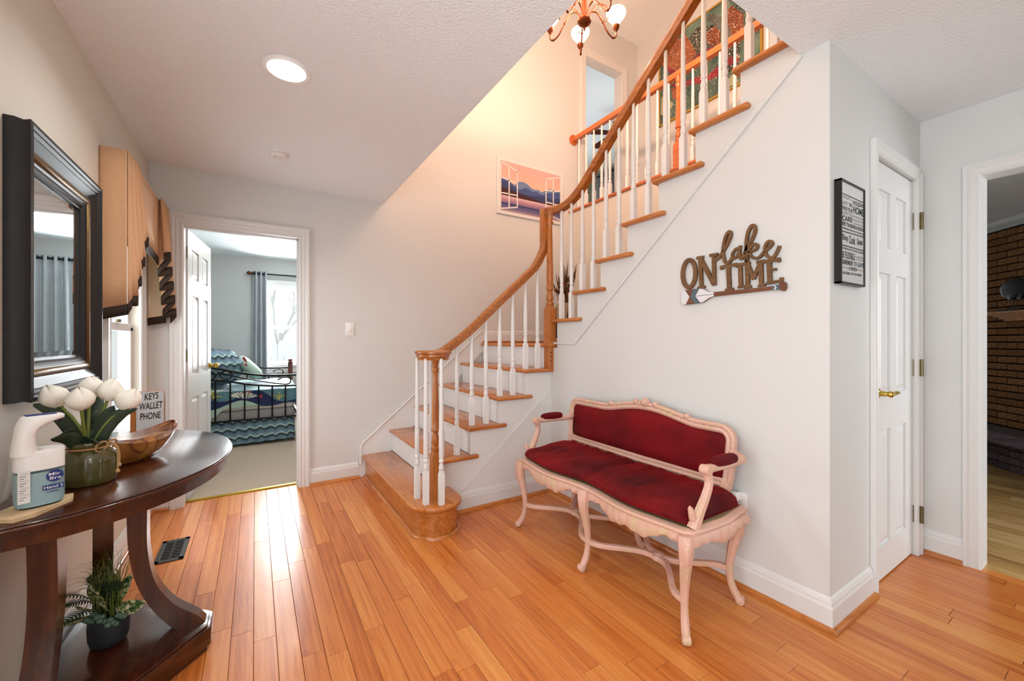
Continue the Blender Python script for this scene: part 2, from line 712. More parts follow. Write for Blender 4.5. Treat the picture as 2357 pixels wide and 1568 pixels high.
def plank(x, y0, y1, parent, mat, w=PW, zt=0.0):
    L = round(y1 - y0, 3)
    key = (round(w, 4), round(L, 3), mat)
    if key not in plank_mesh:
        plank_mesh[key] = MB().box(0.0007, w - 0.0007, 0.0007, L - 0.0007, -0.014, 0).mesh('plank', 0.0008, None, 1)
    o = link('plank', plank_mesh[key], mat, parent)
    o.location = (x, y0, zt + rng.uniform(-0.0004, 0.0004))
    return o


x = XL
while x < XR + 0.02:
    hi = YD + 0.09 if x < 0.80 else (2.62 if x < XB - 0.01 else 0.76)
    lo = -0.55
    y = lo - rng.uniform(0, 0.6)
    while y < hi - 0.02:
        L = rng.choice((0.6, 0.76, 0.94, 1.1, 1.34, 0.5))
        y1 = min(y + L, hi)
        if hi - y1 < 0.25:
            y1 = hi
        a = max(y, lo)
        if y1 > lo + 0.04:
            plank(x, a, y1, fl, 'floor_oak')
        y = y1
    x += PW

fl2 = struct(MB().box(XR + 0.03, 8.4, -2.6, 3.6, -0.06, -0.014).build('floor', 'dark_hole'))
x = XR + 0.035
while x < 8.0:
    lo = -1.1
    y = lo
    hi = min(0.7 + (x - 3.2) * 0.2, 1.4)
    while y < hi:
        y1 = min(y + rng.choice((0.5, 0.7, 0.9, 1.2)), hi + 0.3)
        plank(x, y, y1, fl2, 'floor_pale_oak', 0.12)
        y = y1
        if y > hi:
            break
    x += 0.12
cp = struct(MB().box(-1.7, 3.0, YD + 0.10, YB2 + 0.1, -0.05, 0.008).build('floor', 'carpet'))
cp['label'] = 'beige carpet'
th = MB().prism([(-0.436, YD + 0.085), (0.302, YD + 0.085), (0.302, YD + 0.115), (-0.436, YD + 0.115)], 'z', -0.01, 0.011)
tr_n = [0]


def trim(mb, mat='trim_white', parent=None, bevel=0.0, smooth=None):
    tr_n[0] += 1
    return struct(mb.build('trim_%d' % tr_n[0], mat, parent, smooth, bevel))


trim(th, 'threshold_brass', bevel=0.003)

# walls --------------------------------------------------------------
WY0, WY1, WZ0, WZ1 = 2.81, 3.46, 0.40, 2.06                # left window opening
m = MB().box(XL - 0.1, XL, YBK, -1.1, 0, ZC).box(XL - 0.1, XL, 0.9, WY0, 0, ZC).box(XL - 0.1, XL, -1.1, 0.9, 0, 0.35).box(XL - 0.1, XL, -1.1, 0.9, 2.1, ZC)
m.box(XL - 0.1, XL, WY1, YD, 0, ZC)
m.box(XL - 0.1, XL, WY0, WY1, 0, WZ0).box(XL - 0.1, XL, WY0, WY1, WZ1, ZC)
struct(m.build('wall_left', 'wall_lit_warm'))

DX0, DX1, DZ = -0.436, 0.302, 2.032                        # bedroom door opening
UX0, UX1, UZ = 3.42, 4.05, 4.68                            # upstairs door opening
m = MB().box(XL - 0.1, DX0, YD, YD + 0.12, 0, ZC).box(DX1, XH, YD, YD + 0.12, 0, ZC)
m.box(DX0, DX1, YD, YD + 0.12, DZ, ZC)
struct(m.build('wall_back', 'wall_paint'))
m = MB().box(XH, UX0, YD, YD + 0.12, 0, ZT).box(UX1, XP + 0.1, YD, YD + 0.12, 0, ZT)
m.box(UX0, UX1, YD, YD + 0.12, UZ, ZT).box(UX0, UX1, YD, YD + 0.12, 0, ZU)
struct(m.build('wall_stairwell', 'wall_paint'))
# bench wall (closed stringer of the upper flight)
RISE = 0.195
N2 = [2.551 - 0.2385 * i for i in range(7)]                # nosing lines of treads 7..13 (y)
poly = [(YC, 0), (2.62, 0), (2.62, 6 * RISE - 0.03), (N2[0] - 0.028, 6 * RISE - 0.03)]
for i in range(7):
    z = RISE * (7 + i) - 0.028
    poly.append((N2[i] - 0.028, z))
    yn = N2[i + 1] - 0.028 if i < 6 else YH
    poly.append((yn, z))
poly += [(YH, ZC), (YC, ZC)]
struct(MB().prism(poly, 'x', XB, XB + 0.06).build('wall_bench', 'wall_paint'))
# closet wall with its door opening
CX0, CX1, CZ = 2.515, 3.115, 2.09
m = MB().box(XB + 0.06, CX0, YC, YC + 0.1, 0, ZC).box(CX1, XR, YC, YC + 0.1, 0, ZC).box(CX0, CX1, YC, YC + 0.1, CZ, ZC)
struct(m.build('wall_closet', 'wall_paint'))
struct(MB().box(CX0 - 0.1, CX1 + 0.1, YC + 0.16, YC + 0.18, 0, CZ).build('wall_closet_inside', 'dark_hole'))
# right wall with a cased opening to the living room
OY, OZ = 0.493, 2.06
m = MB().box(XR, XR + 0.11, OY, YC + 0.1, 0, ZC).box(XR, XR + 0.11, -0.75, OY, OZ, ZC).box(XR, XR + 0.11, YBK, -0.75, 0, ZC)
struct(m.build('wall_right', 'wall_paint'))
# front wall with an opening for the added entrance
m = MB().box(XL - 0.1, 0.2, YBK - 0.1, YBK, 0, ZC).box(1.1, XR + 0.11, YBK - 0.1, YBK, 0, ZC)
m.box(0.2, 1.1, YBK - 0.1, YBK, 2.1, ZC)
struct(m.build('wall_front', 'wall_paint'))
# ceilings
m = MB().box(XL - 0.1, XH, YBK, YD, ZC, ZU - 0.02).box(XH, XR + 0.11, YBK, YH, ZC, ZU - 0.02)
struct(m.build('ceiling', 'ceiling_texture'))
struct(MB().box(XH - 0.1, XP + 0.1, -0.5, YD + 0.12, ZT, ZT + 0.1).build('ceiling', 'ceiling_texture'))
# upper walls
struct(MB().box(XH - 0.1, XH, -0.5, YD, ZU - 0.02, ZT).build('wall_upper_left', 'wall_paint'))
struct(MB().box(XH - 0.1, XP + 0.1, -0.6, -0.5, ZU - 0.02, ZT).build('wall_upper_front', 'wall_paint'))
struct(MB().box(XP, XP + 0.1, -0.5, YD, ZU - 0.02, ZT).build('wall_upper_hall', 'wall_paint'))
struct(MB().box(XS, XS + 0.06, YC + 0.1, YD, 0.0, ZU - 0.03).build('wall_stair_far', 'wall_lit_warm'))
struct(MB().box(XS, XP, -0.5, YD, ZU - 0.03, ZU).build('floor', 'carpet'))
struct(MB().box(XH, XS, -0.5, YH, ZU - 0.02, ZU).build('floor', 'carpet'))

# mouldings ----------------------------------------------------------
def base_profile(h=0.115, d=0.016):
    return [(0, 0), (d, 0), (d, h * 0.70), (d * 0.75, h * 0.78), (d * 0.7, h * 0.84), (d * 0.35, h * 0.95), (0, h)]


def baseboard(side, p0, p1, n, shoe=True, z=0.0, h=0.135, ends=(0, 0)):
    """runs p0->p1 on the floor, n = direction into the room"""
    p0, p1, n = Vector(p0 + (z,)), Vector(p1 + (z,)), Vector(n + (0,))
    m = MB()
    prof = base_profile(h)
    al = (p1 - p0).normalized()
    sc = ((p0, -al * ends[0]), (p1, al * ends[1]))
    m.loft([[p + n * d + e * d + UP * w for d, w in prof] for p, e in sc])
    o = struct(m.build('baseboard_' + side, 'trim_white'))
    if shoe:
        q = [(0.016 + 0.019 * math.sin(a), 0.022 * math.cos(a)) for a in [R(15 * i) for i in range(7)]] + [(0.016, 0)]
        MB().loft([[p + n * d + e * d + UP * w for d, w in q] for p, e in sc]).build('shoe_molding', 'oak_x' if abs(p1.x - p0.x) > abs(p1.y - p0.y) else 'oak_y', o, 50)
    return o


baseboard('left', (XL, YBK), (XL, YD), (1, 0))
baseboard('back', (DX1 + 0.075, YD), (0.765, YD), (0, -1))
baseboard('back', (XL, YD), (DX0 - 0.078, YD), (0, -1))
baseboard('bench', (XB, YC), (XB, 2.60), (-1, 0), ends=(1, 0))
baseboard('stair', (1.15, 2.60), (XB, 2.60), (0, -1))
baseboard('closet', (XB, YC), (CX0 - 0.06, YC), (0, -1), ends=(1, 0))
baseboard('closet', (CX1 + 0.07, YC), (XR, YC), (0, -1))
baseboard('right', (XR, YC), (XR, OY + 0.065), (-1, 0))
baseboard('landing', (1.985, YD), (XS, YD), (0, -1), False, 6 * RISE, 0.13)


def casing_profile(w):
    return [(0, 0), (0, 0.010), (w * 0.12, 0.016), (w * 0.3, 0.013), (w * 0.5, 0.017), (w * 0.62, 0.015), (w * 0.78, 0.022), (w, 0.022), (w, 0)]


def casing(o, u, n, a0, a1, z0, z1, w, mat='trim_white', sill=False, left=True, right=True):
    """door or window casing: o origin on the wall, u along the wall, n out of the wall"""
    o, u, n = Vector(o), Vector(u), Vector(n)
    pr = casing_profile(w)
    m = MB()
    if left:
        m.loft([[o + u * (a0 - d) + n * h + UP * z0 for d, h in pr], [o + u * (a0 - d) + n * h + UP * (z1 + d) for d, h in pr]])
    if right:
        m.loft([[o + u * (a1 + d) + n * h + UP * z0 for d, h in pr], [o + u * (a1 + d) + n * h + UP * (z1 + d) for d, h in pr]])
    m.loft([[o + u * (a0 - (d if left else 0)) + n * h + UP * (z1 + d) for d, h in pr],
            [o + u * (a1 + (d if right else 0)) + n * h + UP * (z1 + d) for d, h in pr]])
    return trim(m, mat)


casing((0, YD, 0), (1, 0, 0), (0, -1, 0), DX0, DX1, 0, DZ, 0.076)
casing((0, YC, 0), (1, 0, 0), (0, -1, 0), CX0, CX1, 0, CZ, 0.058)
casing((XR, 0, 0), (0, -1, 0), (-1, 0, 0), -OY, 0.75, 0, OZ, 0.064)
casing((0, YD, ZU), (1, 0, 0), (0, -1, 0), UX0, UX1, 0, UZ - ZU, 0.08)
# jambs
trim(MB().box(DX0 - 0.012, DX0 + 0.002, YD - 0.002, YD + 0.125, 0, DZ).box(DX1 - 0.002, DX1 + 0.012, YD - 0.002, YD + 0.125, 0, DZ)
     .box(DX0, DX1, YD - 0.002, YD + 0.125, DZ - 0.002, DZ + 0.012).box(DX1 - 0.012, DX1, YD + 0.05, YD + 0.085, 0, DZ)
     .box(DX0, DX1, YD + 0.05, YD + 0.085, DZ - 0.012, DZ))
trim(MB().box(XR - 0.003, XR + 0.115, OY - 0.002, OY + 0.012, 0, OZ).box(XR - 0.003, XR + 0.115, -0.75, OY, OZ - 0.002, OZ + 0.012))
trim(MB().box(UX0 - 0.012, UX0 + 0.002, YD - 0.002, YD + 0.125, ZU, UZ).box(UX1 - 0.002, UX1 + 0.012, YD - 0.002, YD + 0.125, ZU, UZ)
     .box(UX0, UX1, YD - 0.002, YD + 0.125, UZ - 0.002, UZ + 0.012))
# skirt moulding lines under the upper flight and on the lower stringer
m = MB()
m.sweep([(XB - 0.004, 0.83, 2.44), (XB - 0.004, 2.32, 1.176)], [(-0.014, -0.002), (-0.014, 0.0048), (-0.009, 0.0052), (-0.007, 0.0042), (0.007, 0.0042), (0.009, 0.0060), (0.014, 0.0055), (0.014, -0.002)], (-1, 0, 0))
m.sweep([(XB - 0.004, 2.315, 1.176), (XB - 0.004, 2.56, 1.176)], [(-0.008, -0.002), (-0.008, 0.0048), (0.008, 0.0052), (0.008, -0.002)], (-1, 0, 0))
trim(m, 'wall_paint')
trim(MB().sweep([(2.0, 2.597, 0.80), (1.197, 2.597, 0.125)], [(-0.006, -0.002), (-0.006, 0.004), (0.006, 0.004), (0.006, -0.002)], (0, -1, 0)), 'stair_white')

# left window ---------------------------------------------------------
win = struct(MB().box(XL - 0.075, XL - 0.045, WY0, WY1, WZ0, WZ0 + 0.05).box(XL - 0.075, XL - 0.045, WY0, WY0 + 0.045, WZ0, WZ1)
             .box(XL - 0.075, XL - 0.045, WY1 - 0.045, WY1, WZ0, WZ1).box(XL - 0.075, XL - 0.045, WY0, WY1, WZ1 - 0.045, WZ1).build('window_1', 'trim_white'))
MB().box(XL - 0.06, XL - 0.03, WY0, WY1, 1.255, 1.30).box(XL - 0.06, XL - 0.03, WY1 - 0.05, WY1, WZ0, 1.28).box(XL - 0.06, XL - 0.03, WY0, WY0 + 0.05, WZ0, 1.28)\
    .box(XL - 0.06, XL - 0.03, WY0, WY1, WZ0, WZ0 + 0.06).build('sash', 'trim_white', win, bevel=0.003)
MB().box(XL - 0.047, XL - 0.044, WY0 + 0.05, WY1 - 0.05, WZ0 + 0.06, 1.255).build('pane', 'window_glass', win)
MB().box(XL - 0.067, XL - 0.064, WY0 + 0.045, WY1 - 0.045, 1.30, WZ1 - 0.045).build('pane', 'window_glass', win)
MB().box(XL - 0.03, XL - 0.015, 3.08, 3.13, 1.30, 1.318).build('sash_lock', 'antique_brass', win, bevel=0.003)
casing((XL, 0, 0), (0, 1, 0), (1, 0, 0), WY0, WY1, WZ0 - 0.03, WZ1, 0.085)
trim(MB().box(XL - 0.05, XL + 0.035, WY0 - 0.1, WY1 + 0.1, WZ0 - 0.05, WZ0 - 0.02), bevel=0.005)
# porch post seen as pale bands through the window
struct(MB().box(-1.9, -1.4, 3.4, 6.5, -0.5, 3.2).build('wall_outside', 'trim_white'))

# glazing added out of view to let light in: entrance and picture window
w4 = struct(MB().box(XL - 0.08, XL - 0.03, -1.1, -1.04, 0.35, 2.1).box(XL - 0.08, XL - 0.03, 0.84, 0.9, 0.35, 2.1).box(XL - 0.08, XL - 0.03, -1.1, 0.9, 0.35, 0.41).box(XL - 0.08, XL - 0.03, -1.1, 0.9, 2.04, 2.1)
            .box(XL - 0.08, XL - 0.03, -0.13, -0.07, 0.35, 2.1).build('added_window', 'trim_white'))
MB().box(XL - 0.056, XL - 0.053, -1.04, 0.84, 0.41, 2.04).build('pane', 'window_glass', w4)
d5 = struct(MB().box(0.2, 0.36, YBK - 0.08, YBK - 0.03, 0, 2.1).box(0.94, 1.1, YBK - 0.08, YBK - 0.03, 0, 2.1).box(0.2, 1.1, YBK - 0.08, YBK - 0.03, 1.95, 2.1).box(0.2, 1.1, YBK - 0.08, YBK - 0.03, 0, 0.95).build('added_door', 'trim_white'))
MB().box(0.36, 0.94, YBK - 0.056, YBK - 0.053, 0.95, 1.95).build('pane', 'window_glass', d5)
# unseen ceiling light added by the entrance to brighten the foyer
FL0 = Vector((0.35, -0.75, ZC))
fo = thing('flush_ceiling_light', 'round flush ceiling light added out of view by the front entrance', 'ceiling light', FL0)
MB().lathe([(0.001, 0), (0.12, 0), (0.12, -0.025), (0.001, -0.03)], FL0, 28).build('base', 'antique_brass', fo, 40)
MB().lathe([(0.11, -0.03), (0.145, -0.05), (0.13, -0.09), (0.08, -0.12), (0.001, -0.13)], FL0, 28).build('shade', 'lamp_glow', fo, 60)
point('foyer_fill', FL0 - UP * 0.30, 11, (1.0, 0.86, 0.70), 0.09)  # fill from the added fitting

# six-panel doors ------------------------------------------------------
def door_slab(name, label, w, h, th, par_loc, rz, flip=1, knob_side=1, knob='knob'):
    """local: x 0..w from the hinge edge, y thickness (front face at y = 0), z up"""
    d = thing(name, None, None, par_loc, rz, kind='structure')
    d['label'] = label
    m = MB().box(0, w, 0.011, th - 0.011, 0, h)
    st = 0.115 * w / 0.74
    cols = [(st, (w - st * 0.9) / 2), ((w + st * 0.9) / 2, w - st)]
    rows = [(0.16, 0.74), (0.92, 1.53), (1.66, h - 0.13)]
    # frame pieces standing proud of the recessed field
    for y0, y1 in ((0, 0.0115), (th - 0.0115, th)):
        xs = [0, cols[0][0], cols[0][1], cols[1][0], cols[1][1], w]
        for a, b in ((0, 1), (2, 3), (4, 5)):
            m.box(xs[a], xs[b], y0, y1, 0, h)
        zs = [0, rows[0][0], rows[0][1], rows[1][0], rows[1][1], rows[2][0], rows[2][1], h]
        for a, b in ((0, 1), (2, 3), (4, 5), (6, 7)):
            for c0, c1 in cols:
                m.box(c0, c1, y0, y1, zs[a], zs[b])
    m.build('slab', 'trim_white', d, local=True)
    for c0, c1 in cols:
        for r0, r1 in rows:
            for s in (0, 1):
                ya, yb = (0.0112, 0.003) if s == 0 else (th - 0.0112, th - 0.003)
                i = 0.010
                j = 0.036
                m = MB().loft([[(c0 + i, ya, r0 + i), (c1 - i, ya, r0 + i), (c1 - i, ya, r1 - i), (c0 + i, ya, r1 - i)],
                               [(c0 + j, yb, r0 + j), (c1 - j, yb, r0 + j), (c1 - j, yb, r1 - j), (c0 + j, yb, r1 - j)]])
                m.build('panel', 'trim_white', d, local=True)
    return d


def lever(parent, p, n, along, scale=1.0):
    """brass rose and lever handle"""
    p, n, al = Vector(p), Vector(n), Vector(along)
    q = n.to_track_quat('Z', 'Y').to_matrix()
    h = MB().lathe([(0.033, 0), (0.033, 0.004), (0.026, 0.010), (0.014, 0.016), (0.011, 0.045), (0.016, 0.052), (0.014, 0.062), (0.0, 0.066)], p, 18, q).build('door_handle', 'brass', parent, 40)
    c = p + n * 0.055
    pts = crv([tuple(c), tuple(c + al * 0.04 - UP * 0.004), tuple(c + al * 0.08 + UP * 0.006), tuple(c + al * 0.105 - UP * 0.002)], 5)
    MB().tube(pts, [0.011 - 0.004 * i / len(pts) for i in range(len(pts))], 10, (0.7, 1.1)).build('lever', 'brass', h, 60)


# bedroom door swung into the bedroom, hinged on the left jamb
dl = door_slab('door_1', 'white six-panel door standing open into the bedroom', 0.735, 2.015, 0.036, (DX0 + 0.012, YD + 0.118, 0.012), R(83.5))
for z in (0.24, 1.07, 1.84):
    MB().box(-0.006, 0.0, 0.003, 0.034, z - 0.045, z + 0.045).box(-0.02, -0.006, 0.030, 0.036, z - 0.045, z + 0.045).build('hinge', 'antique_brass', dl, local=True, bevel=0.003)
q = MB().lathe([(0.03, 0), (0.03, 0.005), (0.014, 0.014), (0.012, 0.035), (0.024, 0.045), (0.027, 0.058), (0.018, 0.07), (0, 0.072)], (0.672, 0, 0.96), 16, Matrix.Rotation(R(90), 3, 'X'))
q.build('door_handle', 'brass', dl, 40, local=True)
# closet door
dc = door_slab('door_2', 'white six-panel closet door with brass lever handle', 0.592, 2.075, 0.036, (CX0 + 0.004, YC + 0.012, 0.008), 0)
lever(dc, (CX0 + 0.055, YC + 0.012, 0.94), (0, -1, 0), (1, 0, 0))
for z in (0.23, 1.046, 1.862):
    m = MB().box(CX1 - 0.004, CX1 + 0.022, YC + 0.004, YC + 0.008, z - 0.047, z + 0.047)
    h = m.build('hinge', 'antique_brass', dc)
    mm = MB()
    for k in range(5):
        mm.lathe([(0.0075, 0), (0.0075, 0.0178)], (CX1 + 0.012, YC - 0.026, z - 0.047 + k * 0.019), 10)
    mm.box(CX1 + 0.009, CX1 + 0.015, YC - 0.026, YC + 0.006, z - 0.046, z + 0.046)
    mm.build('hinge_knuckle', 'antique_brass', h, 40)

# ------------------------------------------------------------------ staircase
st = thing('staircase', 'L-shaped open staircase with oak treads, white balusters and oak handrail', 'staircase', (0.8, 3.0, 0))
NX = [0.794 + 0.234 * i for i in range(5)] + [1.962]       # nosing lines of treads 1..5 and the landing (x)
TT = 0.028
YS, YN = 2.60, 2.565                                        # stringer face, outer edge of nosing returns
Y1 = YD - 0.016


def rounded(poly_box, name, mat, parent, bev=0.011):
    return MB().box(*poly_box).build(name, mat, parent, 60, bev, 3)


# lower flight
for i in range(1, 5):
    z = RISE * (i + 1)
    rounded((NX[i], NX[i + 1] + 0.03, YS, Y1, z - TT, z), 'tread', 'oak_y', st)
    rounded((NX[i], NX[i] + 0.315, YN, YS + 0.012, z - TT, z - 0.0003), 'tread_return', 'oak_x', st)
    MB().box(NX[i] + 0.028, NX[i] + 0.045, YS + 0.001, Y1, z - RISE, z - TT).build('riser', 'stair_white', st)
    MB().box(NX[i] + 0.012, NX[i] + 0.03, YS + 0.001, Y1, z - TT - 0.016, z - TT).build('cove_molding', 'stair_white', st)
# landing
z = 6 * RISE
rounded((NX[5], XS, YS - 0.02, Y1, z - TT, z), 'landing', 'oak_y', st)
MB().box(NX[5] + 0.028, NX[5] + 0.045, YS + 0.001, Y1, z - RISE, z - TT).build('riser', 'stair_white', st)
MB().box(1.985, XS, Y1 - 0.02, Y1 + 0.001, z, z + 0.02).build('shoe_molding', 'oak_x', st, bevel=0.006)
# closed side of the lower flight
poly = [(1.10, 0), (XB, 0), (XB, z - TT)]
for i in range(5, 0, -1):
    zz = RISE * (i + 1) - TT
    if i < 5:
        poly.append((NX[i + 1] + 0.03, zz))
    else:
        poly.append((NX[5] + 0.03, zz))
    poly.append((NX[i] + 0.03, zz)) if i < 5 else None
    if i > 1:
        poly.append((NX[i] + 0.03, RISE * i - TT))
poly = [(1.10, 0), (XB, 0), (XB, 6 * RISE - TT), (NX[5] + 0.03, 6 * RISE - TT)]
for i in range(4, 0, -1):
    zz = RISE * (i + 1) - TT
    poly += [(NX[i + 1] + 0.03, zz), (NX[i] + 0.03, zz)]
poly += [(NX[1] + 0.03, RISE - TT), (1.10, RISE - TT)]
MB().prism(poly, 'y', YS, YS + 0.04).build('stringer', 'stair_white', st)
# starting step with bullnose end
cx_, cy_, rr = 0.964, 2.452, 0.17


def step_outline(d):
    """d grows the outline outward"""
    r_ = rr + d
    pts = [(NX[0] - d, Y1)]
    pts += [(cx_ - r_ * math.cos(a), cy_ - r_ * math.sin(a)) for a in [R(180 * k / 22) for k in range(23)]]
    pts += [(cx_ + r_, YS + 0.01), (NX[1] + 0.03, YS + 0.01), (NX[1] + 0.03, Y1)]
    return pts


o = MB().prism(step_outline(0), 'z', RISE - TT, RISE).build('tread', 'oak_y', st, 60, 0.011, 3)
MB().prism(step_outline(-0.028), 'z', 0.0, RISE - TT).build('riser', 'oak_y', st, 40)
pp = [(NX[0] + 0.022, Y1)] + [(cx_ - (rr - 0.022) * math.cos(R(180 * k / 22)), cy_ - (rr - 0.022) * math.sin(R(180 * k / 22))) for k in range(23)] + [(cx_ + rr - 0.022, YS - 0.015)]
MB().sweep([(a, b, 0) for a, b in pp], [(-0.004, 0), (-0.004, 0.02), (0.005, 0.019), (0.013, 0.013), (0.016, 0.0)], (0, 0, 1)).build('shoe_molding', 'oak_y', st, 50)
MB().sweep([(a, b, RISE - TT - 0.014) for a, b in pp], [(-0.004, 0), (-0.004, 0.014), (0.007, 0.014), (0.004, 0.006)], (0, 0, 1)).build('cove_molding', 'oak_y', st, 50)
# skirt board with moulded top along the door wall
a0 = onY(824, 1040, YD)
s0, s1 = onY(836, 1014, YD), onY(1104, 763, YD)
xa = 0.762
pl = [(xa, 0), (xa + 0.03, 0), (0.84, 0), (2.0, 6 * RISE - 0.08), (2.0, 6 * RISE + 0.11), (1.96, s1.z + 0.01), (0.785, s0.z - 0.012), (xa, s0.z - 0.06)]
MB().prism(pl, 'y', YD - 0.014, YD).build('skirt_board', 'stair_white', st)
MB().sweep([(xa + 0.008, YD - 0.014, 0.115), (xa + 0.008, YD - 0.014, s0.z - 0.055), (0.79, YD - 0.014, s0.z - 0.008), (1.97, YD - 0.014, s1.z + 0.012)],
           [(-0.012, -0.002), (-0.012, 0.010), (0, 0.006), (0.012, 0.012), (0.012, -0.002)], (0, -1, 0)).build('skirt_molding', 'stair_white', st)
# upper flight
for i in range(7):
    zz = RISE * (7 + i)
    yb = N2[i + 1] - 0.03 if i < 6 else YH
    rounded((XB - 0.001, XS - 0.001, yb, N2[i], zz - TT, zz), 'tread', 'oak_x', st)
    rounded((XB - 0.034, XB + 0.012, max(N2[i] - 0.318, YH + 0.01), N2[i], zz - TT, zz - 0.0003), 'tread_return', 'oak_y', st)
    MB().box(XB + 0.061, XS - 0.001, N2[i] - 0.045, N2[i] - 0.028, zz - RISE, zz - TT).build('riser', 'stair_white', st)
MB().box(XB + 0.061, XS - 0.001, YH - 0.02, YH, 13 * RISE, ZU).build('riser', 'stair_white', st)


# turned balusters
def baluster_mesh(h, base=0.205, w=0.032):
    m = MB()
    hw = w / 2
    c = 0.012
    sqr = lambda k, zz: [(-k, -k, zz), (k, -k, zz), (k, k, zz), (-k, k, zz)]
    m.loft([sqr(hw, 0), sqr(hw, base - 0.02), sqr(hw * 0.55, base + 0.006)])
    prof = [(0.0105, base), (0.0155, base + 0.008), (0.0165, base + 0.02), (0.0115, base + 0.045), (0.0115, base + 0.05), (0.0155, base + 0.055),
            (0.0155, base + 0.066), (0.0120, base + 0.072), (0.0150, base + 0.085), (0.0152, base + 0.20), (0.0120, h * 0.75), (0.0095, h)]
    m.lathe(prof, (0, 0, 0), 12)
    return m.mesh('baluster', 0, 40)


bal_cache = {}


def baluster(parent, x, y, z, h, base=0.205, mat='stair_white'):
    k = (round(h, 2), base)
    if k not in bal_cache:
        bal_cache[k] = baluster_mesh(k[0], base)
    o = bpy.data.objects.new('baluster', bal_cache[k])
    COL.objects.link(o)
    if not bal_cache[k].materials:
        bal_cache[k].materials.append(M[mat])
    o.parent = parent
    o.matrix_parent_inverse = world_of(parent).inverted()
    o.location = (x, y, z)
    return o


YR = 2.645                                                  # rail line of the lower flight
XR2 = 2.03                                                  # rail line of the upper flight


def rail1(x):
    return 1.150 + (x - 1.17) * 0.885                       # underside-ish centre of the rail


# round the starting newel
for bx_, by_ in ((0.872, 2.515), (0.884, 2.392), (0.985, 2.565), (0.963, 2.338)):
    baluster(st, bx_, by_, RISE, 0.885)
for i in range(1, 5):
    for dx in (0.062, 0.178):
        bx_ = NX[i] + dx
        zz = RISE * (i + 1)
        baluster(st, bx_, YR, zz, rail1(bx_) - 0.022 - zz)
# upper flight
UPATH = [(2.60, 2.235), (2.47, 2.240), (2.36, 2.268), (2.255, 2.325), (2.10, 2.452), (1.841, 2.675), (1.374, 3.05), (0.86, 3.463)]


def rail2(y):
    for (ya, za), (yb, zb) in zip(UPATH, UPATH[1:]):
        if yb <= y <= ya:
            return za + (zb - za) * (ya - y) / (ya - yb)
    return 2.235


for i in range(7):
    zz = RISE * (7 + i)
    for dy in (0.060, 0.176):
        yy = N2[i] - dy
        if yy < YH + 0.05:
            continue
        baluster(st, XR2, yy, zz, rail2(yy) - 0.024 - zz)

# newel posts
def newel(x, y, z, h, sq_h, w, parent, name='newel_post', mat='oak_z', band=None):
    hw = w / 2
    m = MB().box(x - hw, x + hw, y - hw, y + hw, z, z + sq_h - 0.03)
    sqr = lambda k, q: [(x - k, y - k, q), (x + k, y - k, q), (x + k, y + k, q), (x - k, y + k, q)]
    m.loft([sqr(hw, z + sq_h - 0.03), sqr(hw * 0.7, z + sq_h)])
    b = z + sq_h
    r0 = hw * 0.95
    t_ = z + h
    m.lathe([(r0 * 0.7, b - 0.005), (r0, b + 0.010), (r0, b + 0.025), (r0 * 0.62, b + 0.034), (r0 * 0.95, b + 0.055), (r0 * 0.80, b + 0.085), (r0 * 0.62, b + 0.115),
             (r0 * 0.62, b + 0.12), (r0 * 0.95, b + 0.128), (r0 * 0.95, b + 0.145), (r0 * 0.8, b + 0.155), (r0 * 0.85, b + 0.2), (r0 * 0.62, t_ - 0.11),
             (r0 * 0.58, t_ - 0.09), (r0 * 0.85, t_ - 0.075), (r0 * 0.85, t_ - 0.06), (r0 * 0.6, t_ - 0.05), (r0 * 0.85, t_ - 0.015), (r0 * 0.95, t_)], (x, y, 0), 18)
    o = m.build(name, mat, parent, 40)
    return o


newel(0.970, 2.452, RISE, 0.885, 0.30, 0.058, st)
nw = newel(1.997, 2.600, 5 * RISE - 0.002, 1.235, 0.50, 0.068, st)
MB().box(1.955, 2.039, 2.558, 2.642, 6 * RISE - 0.022, 6 * RISE + 0.006).build('band', 'oak_y', nw, bevel=0.004)
for k in range(3):
    MB().lathe([(0.006, 0), (0.006, 0.002), (0, 0.0025)], (1.983, 2.566, 1.035 + k * 0.034), 10, Matrix.Rotation(R(90), 3, 'X')).build('wood_plug', 'mahogany', nw)
# hand rails
HR = [(-0.026, -0.028), (-0.026, -0.010), (-0.031, 0.004), (-0.030, 0.018), (-0.018, 0.028), (0.018, 0.028), (0.030, 0.018), (0.031, 0.004), (0.026, -0.010), (0.026, -0.028)]
m = MB().lathe([(0.0, -0.028), (0.098, -0.028), (0.1, -0.012), (0.106, -0.006), (0.106, 0.006), (0.117, 0.014), (0.117, 0.022), (0.108, 0.031), (0.0, 0.032)], (0.955, 2.452, 1.103), 30)
m.build('volute', 'rail_wood', st, 40)
p1 = crv([(0.985, 2.552, 1.103), (1.03, 2.61, 1.105), (1.09, 2.64, 1.118), (1.17, YR, 1.168), (1.30, YR, rail1(1.30)), (1.55, YR, rail1(1.55)), (1.80, YR, rail1(1.80)),
          (1.885, YR, rail1(1.885) + 0.006), (1.938, YR, 1.875), (1.966, YR, 1.935), (1.974, YR, 2.0)], 6)
# carry the profile with a side vector that stays horizontal
def rail(path, prof, mat, name, parent):
    pts = [Vector(p) for p in path]
    rings = []
    side = None
    for i, p in enumerate(pts):
        tg = (pts[min(i + 1, len(pts) - 1)] - pts[max(i - 1, 0)]).normalized()
        hz = Vector((tg.x, tg.y, 0))
        if hz.length > 0.05:
            side = tg.cross(UP).normalized()
        u2 = side.cross(tg).normalized()
        rings.append([p + side * s + u2 * w for s, w in prof])
    return MB().loft(rings).build(name, mat, parent, 50)


